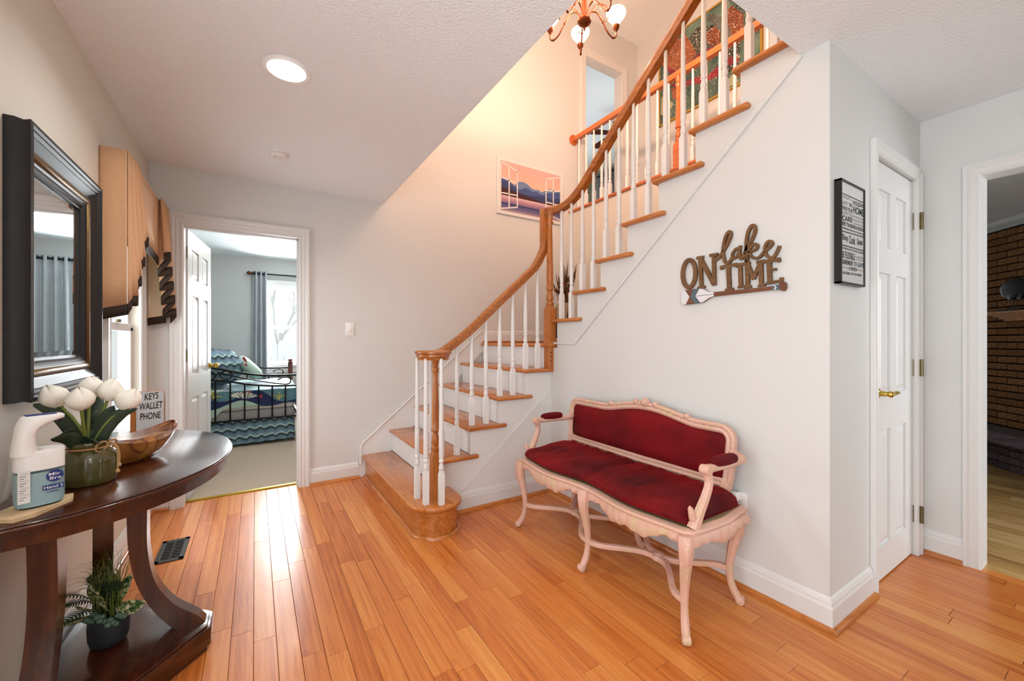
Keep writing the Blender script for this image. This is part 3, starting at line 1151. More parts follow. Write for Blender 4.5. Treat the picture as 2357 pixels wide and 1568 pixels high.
rail(p1, HR, 'rail_wood', 'handrail', st)
MB().loft([[(1.974 + b, YR - a, q) for a, b in HR] for q in (1.985, 2.255)]).build('gooseneck', 'oak_z', st, 40, 0.004)
MB().hull_box((1.985, 2.625, 2.228), (0.03, 0, 0), (0, 0.045, 0), (0, 0, 0.026)).build('gooseneck_cap', 'rail_wood', st, 40, 0.006)
MB().lathe([(0, -0.03), (0.040, -0.03), (0.043, -0.012), (0.043, 0.02), (0.036, 0.026), (0, 0.027)], (1.999, 2.602, 2.23), 20).build('newel_cap', 'rail_wood', st, 40)
p2 = crv([(1.995, 2.615, 2.235), (2.02, 2.54, 2.236), (2.03, 2.47, 2.240)] + [(XR2, a, b) for a, b in UPATH[2:]], 6)
rail(p2, HR, 'rail_wood', 'handrail', st)

# upper hall railing --------------------------------------------------
ur = thing('upper_railing', 'warm oak balcony railing with white balusters along the upstairs hall', 'railing', (3.22, 2.4, ZU))
MB().box(XS - 0.022, XS + 0.09, YH, YD - 0.001, ZU - 0.026, ZU + 0.004).build('nosing', 'upper_rail_wood', ur, 50, 0.008)
XU = 3.222
rail([(XU, YD - 0.02, ZU + 0.862), (XU, 0.9, ZU + 0.862)], HR, 'upper_rail_wood', 'handrail', ur)
MB().lathe([(0.001, 0), (0.062, 0.0), (0.062, 0.012), (0.055, 0.02), (0.001, 0.02)], (XU, YD - 0.001, ZU + 0.862), 24, Matrix.Rotation(R(90), 3, 'X')).build('rosette', 'upper_rail_wood', ur, 40)
newel(XU, 2.30, ZU, 0.84, 0.25, 0.07, ur, mat='upper_rail_wood')
yy = YD - 0.11
while yy > 1.0:
    if abs(yy - 2.30) > 0.06:
        baluster(ur, XU, yy, ZU, 0.835, 0.16)
    yy -= 0.1225

# ------------------------------------------------------------------ settee against the stair wall
sb = thing('settee', 'carved pale pink settee with crimson velvet seat cushion, back and arm pads', 'settee', (1.65, 1.6, 0))
BY0, BY1 = 0.985, 2.205
BYM = 0.5 * (BY0 + BY1)
BXB = 1.90
SZ = 0.435


def bfront(y):
    u = (y - BY0) / (BY1 - BY0)
    return 1.444 - 0.034 * (math.sin(2 * math.pi * u) ** 2) * (1 if 0 <= u <= 1 else 0)


def seat_outline(d=0.0, n=48):
    pts = []
    for k in range(n + 1):
        y = BY0 + (BY1 - BY0) * k / n
        e = min(k, n - k) / n
        c = 0.028 * max(0, 1 - e / 0.04) ** 2
        pts.append((bfront(y) + c - d, y + (d if k == n else (-d if k == 0 else 0))))
    # far side, back, near side (sides bow slightly outwards)
    pts += [(1.55, BY1 + 0.012 + d), (1.70, BY1 + 0.018 + d), (BXB, BY1 - 0.01 + d), (BXB, BY0 + 0.01 - d), (1.70, BY0 - 0.018 - d), (1.55, BY0 - 0.012 - d)]
    return pts


ol = seat_outline()
MB().prism(ol, 'z', SZ - 0.016, SZ).build('seat_frame', 'pink_paint', sb, 50, 0.006, 2)
MB().prism(seat_outline(-0.035), 'z', SZ - 0.001, SZ + 0.004).build('cane_seat', 'cane_weave', sb)


def apron_drop(u):
    """depth of the carved apron along one bay, u 0..1"""
    return 0.036 + 0.034 * math.sin(math.pi * u) ** 2 + 0.010 * math.cos(2 * math.pi * u * 3) + 0.004 * math.cos(2 * math.pi * u * 9)


def apron(fn, n, name):
    """fn(u)->(pos2d, normal2d, drop)"""
    rows = []
    for k in range(n + 1):
        (px_, py_), (nx, ny), dr = fn(k / n)
        b = 0.010 + 0.004 * math.sin(k * 1.7)
        rows.append([(px_ + nx * 0.002, py_ + ny * 0.002, SZ - 0.014), (px_ + nx * b, py_ + ny * b, SZ - 0.02 - dr * 0.35),
                     (px_ + nx * (b * 0.8), py_ + ny * (b * 0.8), SZ - 0.02 - dr * 0.8), (px_ + nx * 0.002, py_ + ny * 0.002, SZ - 0.018 - dr),
                     (px_ - nx * 0.022, py_ - ny * 0.022, SZ - 0.016 - dr), (px_ - nx * 0.022, py_ - ny * 0.022, SZ - 0.014)])
    return MB().loft(rows).build(name, 'pink_paint', sb, 40)


for a, b in ((BY0 + 0.02, BYM - 0.02), (BYM + 0.02, BY1 - 0.02)):
    apron(lambda u: ((bfront(a + (b - a) * u) + 0.012, a + (b - a) * u), (-1, 0), apron_drop(u)), 44, 'apron')
for y, s in ((BY0, -1), (BY1, 1)):
    apron(lambda u: ((1.46 + 0.40 * u, y + s * (0.008 + 0.010 * math.sin(math.pi * u))), (0, s), 0.032 + 0.022 * math.sin(math.pi * u) ** 2 + 0.008 * math.cos(12 * u)), 24, 'apron')
MB().box(BXB - 0.03, BXB, BY0 + 0.03, BY1 - 0.03, SZ - 0.065, SZ - 0.016).build('apron', 'pink_paint', sb, bevel=0.004)


def cabriole(x, y, dx, dy, h=SZ - 0.014, back=False):
    """leg whose knee and foot point along (dx, dy)"""
    d = Vector((dx, dy, 0))
    z = [h, h - 0.04, h - 0.10, h - 0.17, 0.17, 0.11, 0.065, 0.035, 0.018]
    off = [0.006, 0.012, 0.008, -0.008, -0.020, -0.018, -0.006, 0.010, 0.020]
    rad = [0.030, 0.031, 0.026, 0.021, 0.0165, 0.0155, 0.017, 0.017, 0.015]
    pts = crv([(x + d.x * o_, y + d.y * o_, q, r_) for o_, q, r_ in zip(off, z, rad)], 4)
    leg = MB().tube([p[:3] for p in pts], [p[3] for p in pts], 8, (1.0, 1.0), R(22.5)).build('leg', 'pink_paint', sb, 35)
    # scroll foot
    side = Vector((-dy, dx, 0)).normalized()
    q = side.to_track_quat('Z', 'Y').to_matrix()
    fpos = Vector((x, y, 0.019)) + d * 0.024
    MB().lathe([(0.001, -0.018), (0.011, -0.018), (0.018, -0.014), (0.019, 0), (0.018, 0.014), (0.011, 0.018), (0.001, 0.018)], fpos, 14, q).build('scroll_foot', 'pink_paint', leg, 50)
    # carved knee leaf
    kp = Vector((x, y, h - 0.07)) + d * 0.03
    MB().lathe([(0.001, -0.05), (0.008, -0.035), (0.012, 0.0), (0.015, 0.03), (0.010, 0.045), (0.001, 0.05)], kp, 10).build('knee_carving', 'pink_paint', leg, 60)
    return leg


s7 = 0.72
LEGS = {}
for nm, x, y, dx, dy in (('fn', 1.452, BY0 + 0.022, -s7, -s7), ('fm', 1.455, BYM, -1, 0), ('ff', 1.452, BY1 - 0.022, -s7, s7),
                         ('bn', 1.855, BY0 + 0.05, 0.35, -0.93), ('bm', 1.865, BYM, 1, 0), ('bf', 1.855, BY1 - 0.05, 0.35, 0.93)):
    cabriole(x, y, dx, dy)
    LEGS[nm] = Vector((x - 0.018 * dx, y - 0.018 * dy, 0.15))
# crossed stretchers: a pair of back-to-back curves in each bay
SP = [(-0.012, -0.011), (-0.014, 0.0), (-0.010, 0.011), (0.010, 0.011), (0.014, 0.0), (0.012, -0.011)]
for a, b, cyy in (('fn', 'fm', 1.295), ('fm', 'ff', 1.895)):
    cc = Vector((1.655, cyy, 0.15))
    for s, (la, lb) in ((-1, (a, b)), (1, (a.replace('f', 'b', 1), b.replace('f', 'b', 1)))):
        A, B = LEGS[la], LEGS[lb]
        mid = cc + Vector((s * 0.014, 0, 0))
        pts = [A, A.lerp(mid, 0.25) + Vector((s * -0.002, 0, 0)) + Vector((s * 0.022, 0, 0)), A.lerp(mid, 0.7) + Vector((s * -0.028, 0, 0)), mid,
               B.lerp(mid, 0.7) + Vector((s * -0.028, 0, 0)), B.lerp(mid, 0.25) + Vector((s * 0.020, 0, 0)), B]
        MB().sweep(crv([tuple(p) for p in pts], 6), SP, (0, 0, 1)).build('stretcher', 'pink_paint', sb, 40)
    MB().lathe([(0.001, -0.012), (0.030, -0.012), (0.032, 0.0), (0.030, 0.012), (0.018, 0.014), (0.014, 0.018), (0.001, 0.019)], cc, 16).build('stretcher_rosette', 'pink_paint', sb, 40)

# back: camel-topped frame around a velvet panel, leaning slightly
def bk(y, z):
    return (1.895 + (z - 0.44) * 0.10, y, z)


def top_z(y):
    u = (y - BYM) / 0.575
    return 0.787 + 0.045 * max(0, math.cos(u * math.pi * 0.9)) ** 1.3


y0, y1 = 1.088, 2.236
rc = 0.055
loop = []
for k in range(8):
    a = R(90 * k / 8)
    loop.append((y0 + rc - rc * math.cos(a), 0.787 - 0.018 - rc + rc * math.sin(a)))
for k in range(37):
    y = y0 + rc + (y1 - y0 - 2 * rc) * k / 36
    loop.append((y, top_z(y) - 0.018))
for k in range(7, -1, -1):
    a = R(90 * k / 8)
    loop.append((y1 - rc + rc * math.cos(a), 0.787 - 0.018 - rc + rc * math.sin(a)))
outer = [(y0 + 0.008, 0.52), (y0 + 0.003, 0.60)] + loop + [(y1 - 0.003, 0.60), (y1 - 0.008, 0.52)]
FR = [(-0.022, -0.016), (-0.022, 0.008), (-0.012, 0.016), (0.0, 0.012), (0.012, 0.017), (0.022, 0.008), (0.022, -0.016)]
path = [bk(a, b) for a, b in outer]
MB().sweep([path[0]] + path[1:], FR, (-1, 0, 0.1)).build('back_frame', 'pink_paint', sb, 40)
MB().sweep([bk(y0 - 0.01, 0.515), bk(BYM, 0.508), bk(y1 + 0.01, 0.515)], FR, (-1, 0, 0.1)).build('back_frame', 'pink_paint', sb, 40)
# crest carving and top-rail rope
for k in range(26):
    y = y0 + 0.05 + (y1 - y0 - 0.10) * k / 25
    p = Vector(bk(y, top_z(y) - 0.006)) + Vector((-0.014, 0, 0))
    big = abs(y - BYM) < 0.05
    if k % 1 == 0:
        MB().lathe([(0.001, -0.012), (0.007, -0.008), (0.008, 0.002), (0.004, 0.010), (0.001, 0.012)], p, 8, Matrix.Rotation(R(70), 3, 'X')).build('crest_carving', 'pink_paint', sb, 60)
for y, s in ((BYM, 1.7), (BYM - 0.07, 1.1), (BYM + 0.07, 1.1), (BYM - 0.27, 1.0), (BYM + 0.27, 1.0)):
    p = Vector(bk(y, top_z(y) + 0.004)) + Vector((-0.008, 0, 0))
    MB().lathe([(0.001, -0.016 * s), (0.012 * s, -0.012 * s), (0.016 * s, 0.0), (0.011 * s, 0.010 * s), (0.001, 0.013 * s)], p, 12, Matrix.Rotation(R(90), 3, 'Y')).build('crest_carving', 'pink_paint', sb, 60)
# velvet back panel
def panel_pt(u, v):
    y = y0 + 0.016 + (y1 - y0 - 0.032) * u
    zt = top_z(y) - 0.036
    zb = 0.527
    e = min(u, 1 - u)
    cr = max(0, 1 - e / 0.04) ** 2 * 0.034
    z = zb + cr + (zt - zb - 2 * cr) * v
    puff = 0.030 * (max(0, 1 - (2 * u - 1) ** 8) * max(0, 1 - (2 * v - 1) ** 4)) ** 0.5
    p = Vector(bk(y, z))
    return (p.x - 0.004 - puff, p.y, p.z)


MB().grid(panel_pt, 40, 10).build('back_panel', 'red_velvet', sb, 180)
MB().prism([(y0 + 0.01, 0.52)] + [(a, b) for a, b in loop] + [(y1 - 0.01, 0.52)], 'x', 1.925, 1.935).build('back_board', 'red_velvet', sb)
# back stiles down to the seat
for y in (y0 + 0.014, y1 - 0.014):
    MB().tube([(1.885, y, SZ - 0.03), (1.890, y, SZ + 0.04), bk(y, 0.53)], [0.026, 0.024, 0.022], 8, (0.8, 1.1)).build('stile', 'pink_paint', sb, 40)
# arms
for y, s in ((1.008, -1), (2.186, 1)):
    pts = crv([(1.505, y, SZ - 0.002, 0.027), (1.535, y + s * 0.006, 0.49, 0.022), (1.575, y + s * 0.012, 0.56, 0.019), (1.592, y + s * 0.014, 0.61, 0.018), (1.580, y + s * 0.012, 0.655, 0.019)], 5)
    arm = MB().tube([p[:3] for p in pts], [p[3] for p in pts], 8, (1.1, 0.9), R(22.5)).build('arm_support', 'pink_paint', sb, 35)
    MB().lathe([(0.001, -0.022), (0.020, -0.020), (0.022, 0), (0.020, 0.020), (0.001, 0.022)], (1.574, y + s * 0.012, 0.664), 14, Matrix.Rotation(R(90), 3, 'X')).build('scroll', 'pink_paint', arm, 50)
    MB().lathe([(0.001, -0.05), (0.012, -0.04), (0.016, -0.01), (0.011, 0.03), (0.001, 0.045)], (1.497, y, SZ + 0.055), 10, Matrix.Rotation(R(-20), 3, 'Y')).build('leaf_carving', 'pink_paint', arm, 60)
    ye = y0 + 0.005 if s < 0 else y1 - 0.005
    pts = crv([(1.575, y + s * 0.012, 0.668, 0.020), (1.65, y + s * 0.013, 0.664, 0.0185), (1.78, y + s * 0.012, 0.662, 0.018), (1.86, y + s * 0.004, 0.664, 0.018), (1.925, ye, 0.668, 0.017)], 5)
    MB().tube([p[:3] for p in pts], [p[3] for p in pts], 8, (0.9, 1.1), R(22.5)).build('arm_rail', 'pink_paint', sb, 35)
    pts = crv([(1.62, y + s * 0.013, 0.678, 0.006), (1.635, y + s * 0.013, 0.684, 0.021), (1.70, y + s * 0.013, 0.684, 0.026), (1.775, y + s * 0.012, 0.682, 0.022), (1.79, y + s * 0.012, 0.678, 0.006)], 5)
    MB().tube([p[:3] for p in pts], [p[3] for p in pts], 12).build('arm_pad', 'red_velvet', sb, 180)
# seat cushion
def cush_ring(u):
    y = 1.022 + (2.186 - 1.022) * u
    e = min(u, 1 - u)
    en = max(0, 1 - max(0, 1 - e / 0.05) ** 2) ** 0.5
    xf = bfront(y) + 0.012 + (1 - en) * 0.03
    xb = 1.885 - (1 - en) * 0.02
    crease = math.exp(-((y - 1.60 - 0.0) / 0.018) ** 2)
    hh = (0.006 + 0.026 * en) * (1 - 0.35 * crease)
    zc = SZ + 0.005 + 0.006 + 0.026 * en
    ring = []
    n = 36
    for k in range(n):
        a = 2 * math.pi * k / n
        ca, sa = math.cos(a), math.sin(a)
        ex = (abs(ca) ** 0.45) * (1 if ca >= 0 else -1)
        ez = (abs(sa) ** 0.75) * (1 if sa >= 0 else -1)
        xx = 0.5 * (xf + xb) + 0.5 * (xb - xf) * ex
        dz = 0
        if ez > 0:
            dz = 0.0052 * math.sin(y * 38 + xx * 30 + 2 * math.sin(xx * 13)) * ez + 0.005 * math.sin(y * 71 - xx * 44 + 3 * math.sin(y * 9)) * ez + 0.003 * math.sin(y * 120 + xx * 90 + 4 * math.sin(y * 14)) * ez
            dz += 0.018 * ez * math.exp(-((xx - 1.70) / 0.16) ** 2)
            dz -= 0.010 * crease * ez
        ring.append((xx, y, zc + hh * ez + dz))
    return ring


MB().loft([cush_ring(k / 72) for k in range(73)]).build('seat_cushion', 'red_velvet', sb, 180)

# ------------------------------------------------------------------ half-round console table
ct = thing('console_table', 'dark mahogany half-round console table with curved legs and lower shelf', 'table', (-0.35, 2.1, 0))
TC, TA, TB, TZ = 2.165, 0.655, 0.530, 0.735


def demi(d=0.0, n=56, back=-0.614):
    pts = []
    for k in range(n + 1):
        a = math.pi * (0.045 + 0.91 * k / n)
        pts.append((back + 0.0 + (TB + d) * math.sin(a), TC - (TA + d) * math.cos(a)))
    pts.append((back, pts[-1][1] + 0.004))
    pts.insert(0, (back, pts[0][1] - 0.004))
    return pts


MB().prism(demi(-0.004), 'z', TZ - 0.006, TZ).build('tabletop', 'mahogany', ct, 40, 0.003)
MB().prism(demi(0.0), 'z', TZ - 0.016, TZ - 0.006).build('tabletop_edge', 'mahogany', ct, 40, 0.004, 3)
MB().prism(demi(-0.008), 'z', TZ - 0.024, TZ - 0.016).build('tabletop_edge', 'mahogany', ct, 40)
ap = demi(-0.022)
inn = demi(-0.042)
m = MB()
m.loft([[(a, b, TZ - 0.066) for a, b in ap], [(a, b, TZ - 0.024) for a, b in ap]], caps=False)
m.loft([[(a, b, TZ - 0.066) for a, b in inn], [(a, b, TZ - 0.024) for a, b in inn]], caps=False)
m.loft([[(a, b, TZ - 0.066) for a, b in ap], [(a, b, TZ - 0.066) for a, b in inn]], caps=False)
m.build('apron', 'mahogany', ct, 40)
# end blocks of the apron
for s, i in ((-1, 1), (1, -2)):
    p = ap[i]
    MB().hull_box((p[0] - 0.03, p[1] + s * 0.003, TZ - 0.045), (0.034, 0, 0), (0, 0.008, 0), (0, 0, 0.022)).build('apron_block', 'mahogany', ct, bevel=0.002)
# lower shelf, a clipped triangle
shelf = [(-0.145, 1.962), (-0.145, 2.068), (-0.165, 2.09), (-0.54, 2.40), (-0.60, 2.40), (-0.60, 1.52), (-0.545, 1.52), (-0.165, 1.94)]
MB().prism(shelf, 'z', 0.022, 0.088).build('shelf', 'mahogany', ct, 40, 0.004)
def grow(poly, d):
    cx0 = sum(p[0] for p in poly) / len(poly)
    cy0 = sum(p[1] for p in poly) / len(poly)
    return [(cx0 + (a - cx0) * (1 + d), cy0 + (b - cy0) * (1 + d)) for a, b in poly]
MB().prism(grow(shelf, -0.05), 'z', 0.088, 0.096).build('shelf_top', 'mahogany', ct, 40, 0.002)
MB().prism(grow(shelf, -0.06), 'z', 0.0, 0.022).build('plinth', 'mahogany', ct)


def sabre(prof, o, u, w, name='leg'):
    """prof: [(inner, outer, z)] along direction u from o, board w thick"""
    o, u = Vector(o), Vector(u).normalized()
    s = Vector((-u.y, u.x, 0))
    pr = crv(prof, 5)
    rings = [[o + u * a + s * (-w / 2) + UP * z, o + u * b + s * (-w / 2) + UP * z, o + u * b + s * (w / 2) + UP * z, o + u * a + s * (w / 2) + UP * z] for a, b, z in pr]
    MB().loft(rings).build(name, 'mahogany_z', ct, 40)


# front leg flares out to the front corner of the shelf
sabre([(-0.395, -0.335, 0.672), (-0.394, -0.338, 0.55), (-0.388, -0.336, 0.42), (-0.366, -0.315, 0.30), (-0.325, -0.262, 0.20), (-0.285, -0.195, 0.135), (-0.255, -0.165, 0.096)], (0, 2.02, 0), (1, 0, 0), 0.055)
# near and far legs flare along the wall
sabre([(0.175, 0.255, 0.672), (0.175, 0.245, 0.55), (0.18, 0.245, 0.42), (0.21, 0.27, 0.30), (0.25, 0.325, 0.20), (0.30, 0.385, 0.135), (0.33, 0.43, 0.096)], (-0.525, 1.98, 0), (0, -1, 0), 0.062)
sabre([(0.02, 0.10, 0.672), (0.02, 0.09, 0.55), (0.03, 0.10, 0.42), (0.06, 0.13, 0.30), (0.10, 0.19, 0.20), (0.15, 0.26, 0.135), (0.18, 0.30, 0.096)], (-0.47, 2.06, 0), (-0.25, 1, 0), 0.055)

# ------------------------------------------------------------------ mirror
mr = thing('wall_mirror', 'large black moulded framed mirror with gilt inner band above the console table', 'mirror', (XL, 2.14, 1.0))
my0, my1, mz0, mz1 = 1.80, 2.478, 1.012, 1.862
fprof = [(0.0, 0.0), (0.0, 0.022), (0.004, 0.040), (0.0, 0.056), (0.012, 0.058), (0.018, 0.052), (0.026, 0.054), (0.034, 0.046), (0.038, 0.047), (0.062, 0.034), (0.074, 0.030), (0.098, 0.030), (0.104, 0.026),
         (0.112, 0.027), (0.120, 0.018), (0.128, 0.018), (0.128, 0.0)]


def frame_side(p, q, inn_):
    """mitred side p->q along the wall (y, z); inn_ = inward direction"""
    rings = []
    along = (Vector(q) - Vector(p)).normalized()
    for e, s in ((Vector(p), 1), (Vector(q), -1)):
        ring = []
        for d, h in fprof:
            w = e + Vector(inn_) * d + along * d * s
            ring.append((XL + 0.001 + h, w.x, w.y))
        rings.append(ring)
    MB().loft(rings).build('frame', 'mirror_black', mr, 30)
    # gilt band
    rings = []
    for e, s in ((Vector(p), 1), (Vector(q), -1)):
        ring = []
        for d, h in ((0.068, 0.031), (0.072, 0.035), (0.082, 0.037), (0.092, 0.034), (0.095, 0.029)):
            w = e + Vector(inn_) * d + along * d * s
            ring.append((XL + 0.001 + h, w.x, w.y))
        rings.append(ring)
    MB().loft(rings).build('gilt_band', 'gold_leaf', mr, 60)


frame_side((my0, mz0), (my1, mz0), (0, 1))
frame_side((my0, mz1), (my1, mz1), (0, -1))
frame_side((my0, mz0), (my0, mz1), (1, 0))
frame_side((my1, mz0), (my1, mz1), (-1, 0))
f_ = 0.126
g0, g1, h0, h1 = my0 + f_, my1 - f_, mz0 + f_, mz1 - f_
bv = 0.022
MB().loft([[(XL + 0.012, g0, h0), (XL + 0.012, g1, h0), (XL + 0.012, g1, h1), (XL + 0.012, g0, h1)],
           [(XL + 0.0145, g0 + bv, h0 + bv), (XL + 0.0145, g1 - bv, h0 + bv), (XL + 0.0145, g1 - bv, h1 - bv), (XL + 0.0145, g0 + bv, h1 - bv)]]).build('mirror_glass', 'mirror_glass', mr)

# ------------------------------------------------------------------ window valance
va = thing('window_valance', 'peach fabric valance with dark brown edging and pleated jabots over the left window', 'valance', (XL, 3.1, 1.3))
VX, VY0, VY1, VZ = -0.525, 2.665, 3.69, 2.12
MB().box(XL, VX - 0.006, VY0 + 0.005, VY1 - 0.005, VZ - 0.02, VZ - 0.002).build('board', 'peach_fabric', va)
TRIM = 0.052


def cloth(fn_top, fn_bot, n, name, mat='peach_fabric', rows=6, lining=True):
    """hanging cloth: fn(u)->(x,y,z) upper and lower edge, with a dark band at the hem"""
    top = [Vector(fn_top(k / n)) for k in range(n + 1)]
    bot = [Vector(fn_bot(k / n)) for k in range(n + 1)]
    mid = [b + UP * TRIM for b in bot]
    m = MB()
    vs = []
    for j in range(rows + 1):
        vs += [tuple(a.lerp(c, j / rows)) for a, c in zip(top, mid)]
    m.add(vs, [(j * (n + 1) + i, j * (n + 1) + i + 1, (j + 1) * (n + 1) + i + 1, (j + 1) * (n + 1) + i) for j in range(rows) for i in range(n)])
    o = m.build(name, mat, va, 180)
    md = o.modifiers.new('s', 'SOLIDIFY')
    md.thickness = 0.003
    m2 = MB().add([tuple(a) for a in mid] + [tuple(a) for a in bot], [(i, i + 1, n + 1 + i + 1, n + 1 + i) for i in range(n)])
    h = m2.build('hem_band', 'brown_trim', o, 180)
    md = h.modifiers.new('s', 'SOLIDIFY')
    md.thickness = 0.005
    md.offset = 0
    return o


# near return hanging straight
cloth(lambda u: (XL + 0.003 + (VX - XL - 0.003) * u, VY0 - 0.004 * math.sin(u * 5), VZ),
      lambda u: (XL + 0.003 + (VX - XL - 0.003) * u, VY0 - 0.004 * math.sin(u * 5), 1.295 + 0.028 * u), 10, 'valance_return')
# far return
cloth(lambda u: (XL + 0.003 + (VX - XL - 0.003) * u, VY1, VZ), lambda u: (XL + 0.003 + (VX - XL - 0.003) * u, VY1, 1.30 + 0.02 * u), 8, 'valance_return', 'cream_lining')
# flat centre swag with a shallow arch
cloth(lambda u: (VX - 0.010, VY0 + 0.04 + (VY1 - VY0 - 0.08) * u, VZ), lambda u: (VX - 0.010, VY0 + 0.04 + (VY1 - VY0 - 0.08) * u, 1.66 + 0.05 * math.sin(math.pi * u)), 20, 'swag')


def jabot_near():
    def rip(u):
        return math.sin(u * 2 * math.pi * 4) * min(1, u * 6)
    cloth(lambda u: (VX + 0.002 + 0.006 * rip(u), VY0 + 0.26 * u, VZ),
          lambda u: (VX + 0.002 + 0.024 * abs(rip(u)) + 0.012 * u, VY0 + 0.002 + 0.25 * u - 0.012 * rip(u), 1.323 + 0.43 * u ** 1.1 + 0.016 * rip(u)), 64, 'jabot')


def jabot_far():
    def rip(u):
        return math.sin(u * 2 * math.pi * 4.5)
    cloth(lambda u: (VX + 0.006 + 0.010 * rip(u), VY1 - 0.24 * u, VZ),
          lambda u: (VX + 0.022 + 0.034 * rip(u), VY1 - 0.24 * u, 1.315 + 0.40 * u + 0.03 * rip(u)), 72, 'jabot')


jabot_near()
jabot_far()

# ------------------------------------------------------------------ things on the console table
# coaster board
pad = [onZ(-30, 1192, TZ + 0.012), onZ(75, 1183, TZ + 0.012), onZ(168, 1144, TZ + 0.012)]
p0, p1, p2 = [(q.x, q.y) for q in pad]
hexa = [(-0.590, 1.585), (-0.520, 1.545), (p1[0] + 0.004, p1[1] + 0.004), (p2[0], p2[1]), (-0.455, 1.715), (-0.545, 1.71)]
tag(MB().prism(hexa, 'z', TZ + 0.0005, TZ + 0.012).build('coaster_board', 'pad_wood', None, bevel=0.001), 'small pale wood coaster board under the hand soap dispenser', 'coaster')

# soap dispenser, oval section, facing along (ux)
SD = Vector((-0.503, 1.645, TZ + 0.012))
sd = thing('soap_dispenser', 'white touchless hand soap dispenser with clear blue bottle base', 'dispenser', SD)
ang = R(28)
ux = Vector((math.cos(ang), math.sin(ang), 0))
uy = Vector((-math.sin(ang), math.cos(ang), 0))


def oval(a, b, z, cx=0.0, n=28, e=0.75):
    out = []
    for k in range(n):
        q = 2 * math.pi * k / n
        c, s = math.cos(q), math.sin(q)
        out.append(SD + ux * (cx + a * abs(c) ** e * (1 if c >= 0 else -1)) + uy * (b * abs(s) ** e * (1 if s >= 0 else -1)) + UP * z * 0.95)
    return out


A, Bq = 0.047, 0.033
MB().loft([oval(A * 0.86, Bq * 0.82, 0.0), oval(A * 0.96, Bq * 0.96, 0.008), oval(A, Bq, 0.018), oval(A, Bq, 0.108)]).build('bottle', 'bottle_plastic', sd, 60)
MB().loft([oval(A * 0.9, Bq * 0.88, 0.004), oval(A * 0.95, Bq * 0.94, 0.018), oval(A * 0.95, Bq * 0.94, 0.098)]).build('liquid_soap', 'blue_liquid', sd, 60)
# white upper body: base band, slanted back column and spout hood
m = MB().loft([oval(A * 1.01, Bq * 1.02, 0.106), oval(A * 1.0, Bq * 1.0, 0.155), oval(A * 0.96, Bq * 0.94, 0.162)])
m.build('dispenser_body', 'white_plastic', sd, 50)
rings = []
for z, cx, a, b in ((0.150, -0.026, 0.026, 0.034), (0.18, -0.028, 0.021, 0.032), (0.205, -0.027, 0.019, 0.031), (0.225, -0.022, 0.022, 0.030), (0.24, -0.008, 0.033, 0.029), (0.247, 0.004, 0.042, 0.028), (0.256, 0.006, 0.041, 0.027), (0.260, 0.006, 0.036, 0.024)):
    rings.append(oval(a, b, z, cx))
MB().loft(rings).build('spout_hood', 'white_plastic', sd, 60)
MB().hull_box(SD + ux * 0.038 + UP * 0.226, ux * 0.006, uy * 0.006, UP * 0.004).build('nozzle', 'black_satin', sd)
MB().hull_box(SD + ux * 0.002 + UP * 0.2475, ux * 0.028, uy * 0.016, UP * 0.001).build('top_label', 'label_blue', sd)
for sgn in (1,):
    # white side label and blue badge on the side that faces the room
    nrm = -uy
    o_ = SD - uy * (Bq + 0.0012)
    MB().hull_box(o_ - ux * 0.034 + UP * 0.062, ux * 0.011, uy * 0.0006, UP * 0.042).build('side_label', 'label_white', sd)
    for k in range(12):
        MB().hull_box(o_ - ux * (0.034 + 0.002 * (k % 3)) - uy * 0.0008 + UP * (0.098 - k * 0.0062), ux * (0.008 - 0.002 * (k % 3)), uy * 0.0002, UP * (0.0009 if k % 3 else 0.0004)).build('label_line', 'ink_grey', sd)
    bc = o_ + ux * 0.022 + UP * 0.080
    MB().lathe([(0.0, 0), (0.0165, 0), (0.0165, 0.0006), (0, 0.0007)], bc, 24, Matrix((tuple(ux), tuple(UP), tuple(-uy))).transposed()).build('badge', 'label_blue', sd)
    text_obj('Mir', bc - ux * 0.012 + UP * 0.001 - uy * 0.0012, ux * 0.022, UP * 0.008, 'label_white', sd)
    text_obj('Bra', bc - ux * 0.010 - UP * 0.010 - uy * 0.0012, ux * 0.022, UP * 0.008, 'label_white', sd)
    b2 = o_ + ux * 0.019 + UP * 0.050
    MB().hull_box(b2, ux * 0.020, uy * 0.0005, UP * 0.0065).build('badge', 'label_blue', sd)
    text_obj('Hand S', b2 - ux * 0.018 - UP * 0.0035 - uy * 0.001, ux * 0.036, UP * 0.008, 'label_white', sd)
    text_obj('UNSC', b2 - ux * 0.012 - UP * 0.015 - uy * 0.0006, ux * 0.022, UP * 0.005, 'label_blue', sd)

# green stoneware jar with twine
VC = Vector((-0.458, 1.862, TZ))
va_ = thing('stoneware_jar', 'squat olive green glazed jar tied with jute twine, holding tulips', 'vase', VC)
MB().lathe([(0.001, 0.003), (0.060, 0.0), (0.066, 0.006), (0.070, 0.03), (0.071, 0.075), (0.068, 0.092), (0.056, 0.107), (0.050, 0.112), (0.047, 0.117), (0.051, 0.121), (0.053, 0.128), (0.051, 0.135), (0.046, 0.137),
            (0.043, 0.134), (0.042, 0.12), (0.001, 0.10)], VC, 36).build('jar', 'vase_glaze', va_, 50)
tw = MB()
tw.tube([VC + Vector((0.0515 * math.cos(q), 0.0515 * math.sin(q), 0.1165)) for q in [2 * math.pi * k / 30 for k in range(31)]], 0.0034, 8)
twa = -R(28)
kn = VC + Vector((0.054 * math.cos(twa), 0.054 * math.sin(twa), 0.117))
sx_ = Vector((-math.sin(twa), math.cos(twa), 0))
ox_ = Vector((math.cos(twa), math.sin(twa), 0))
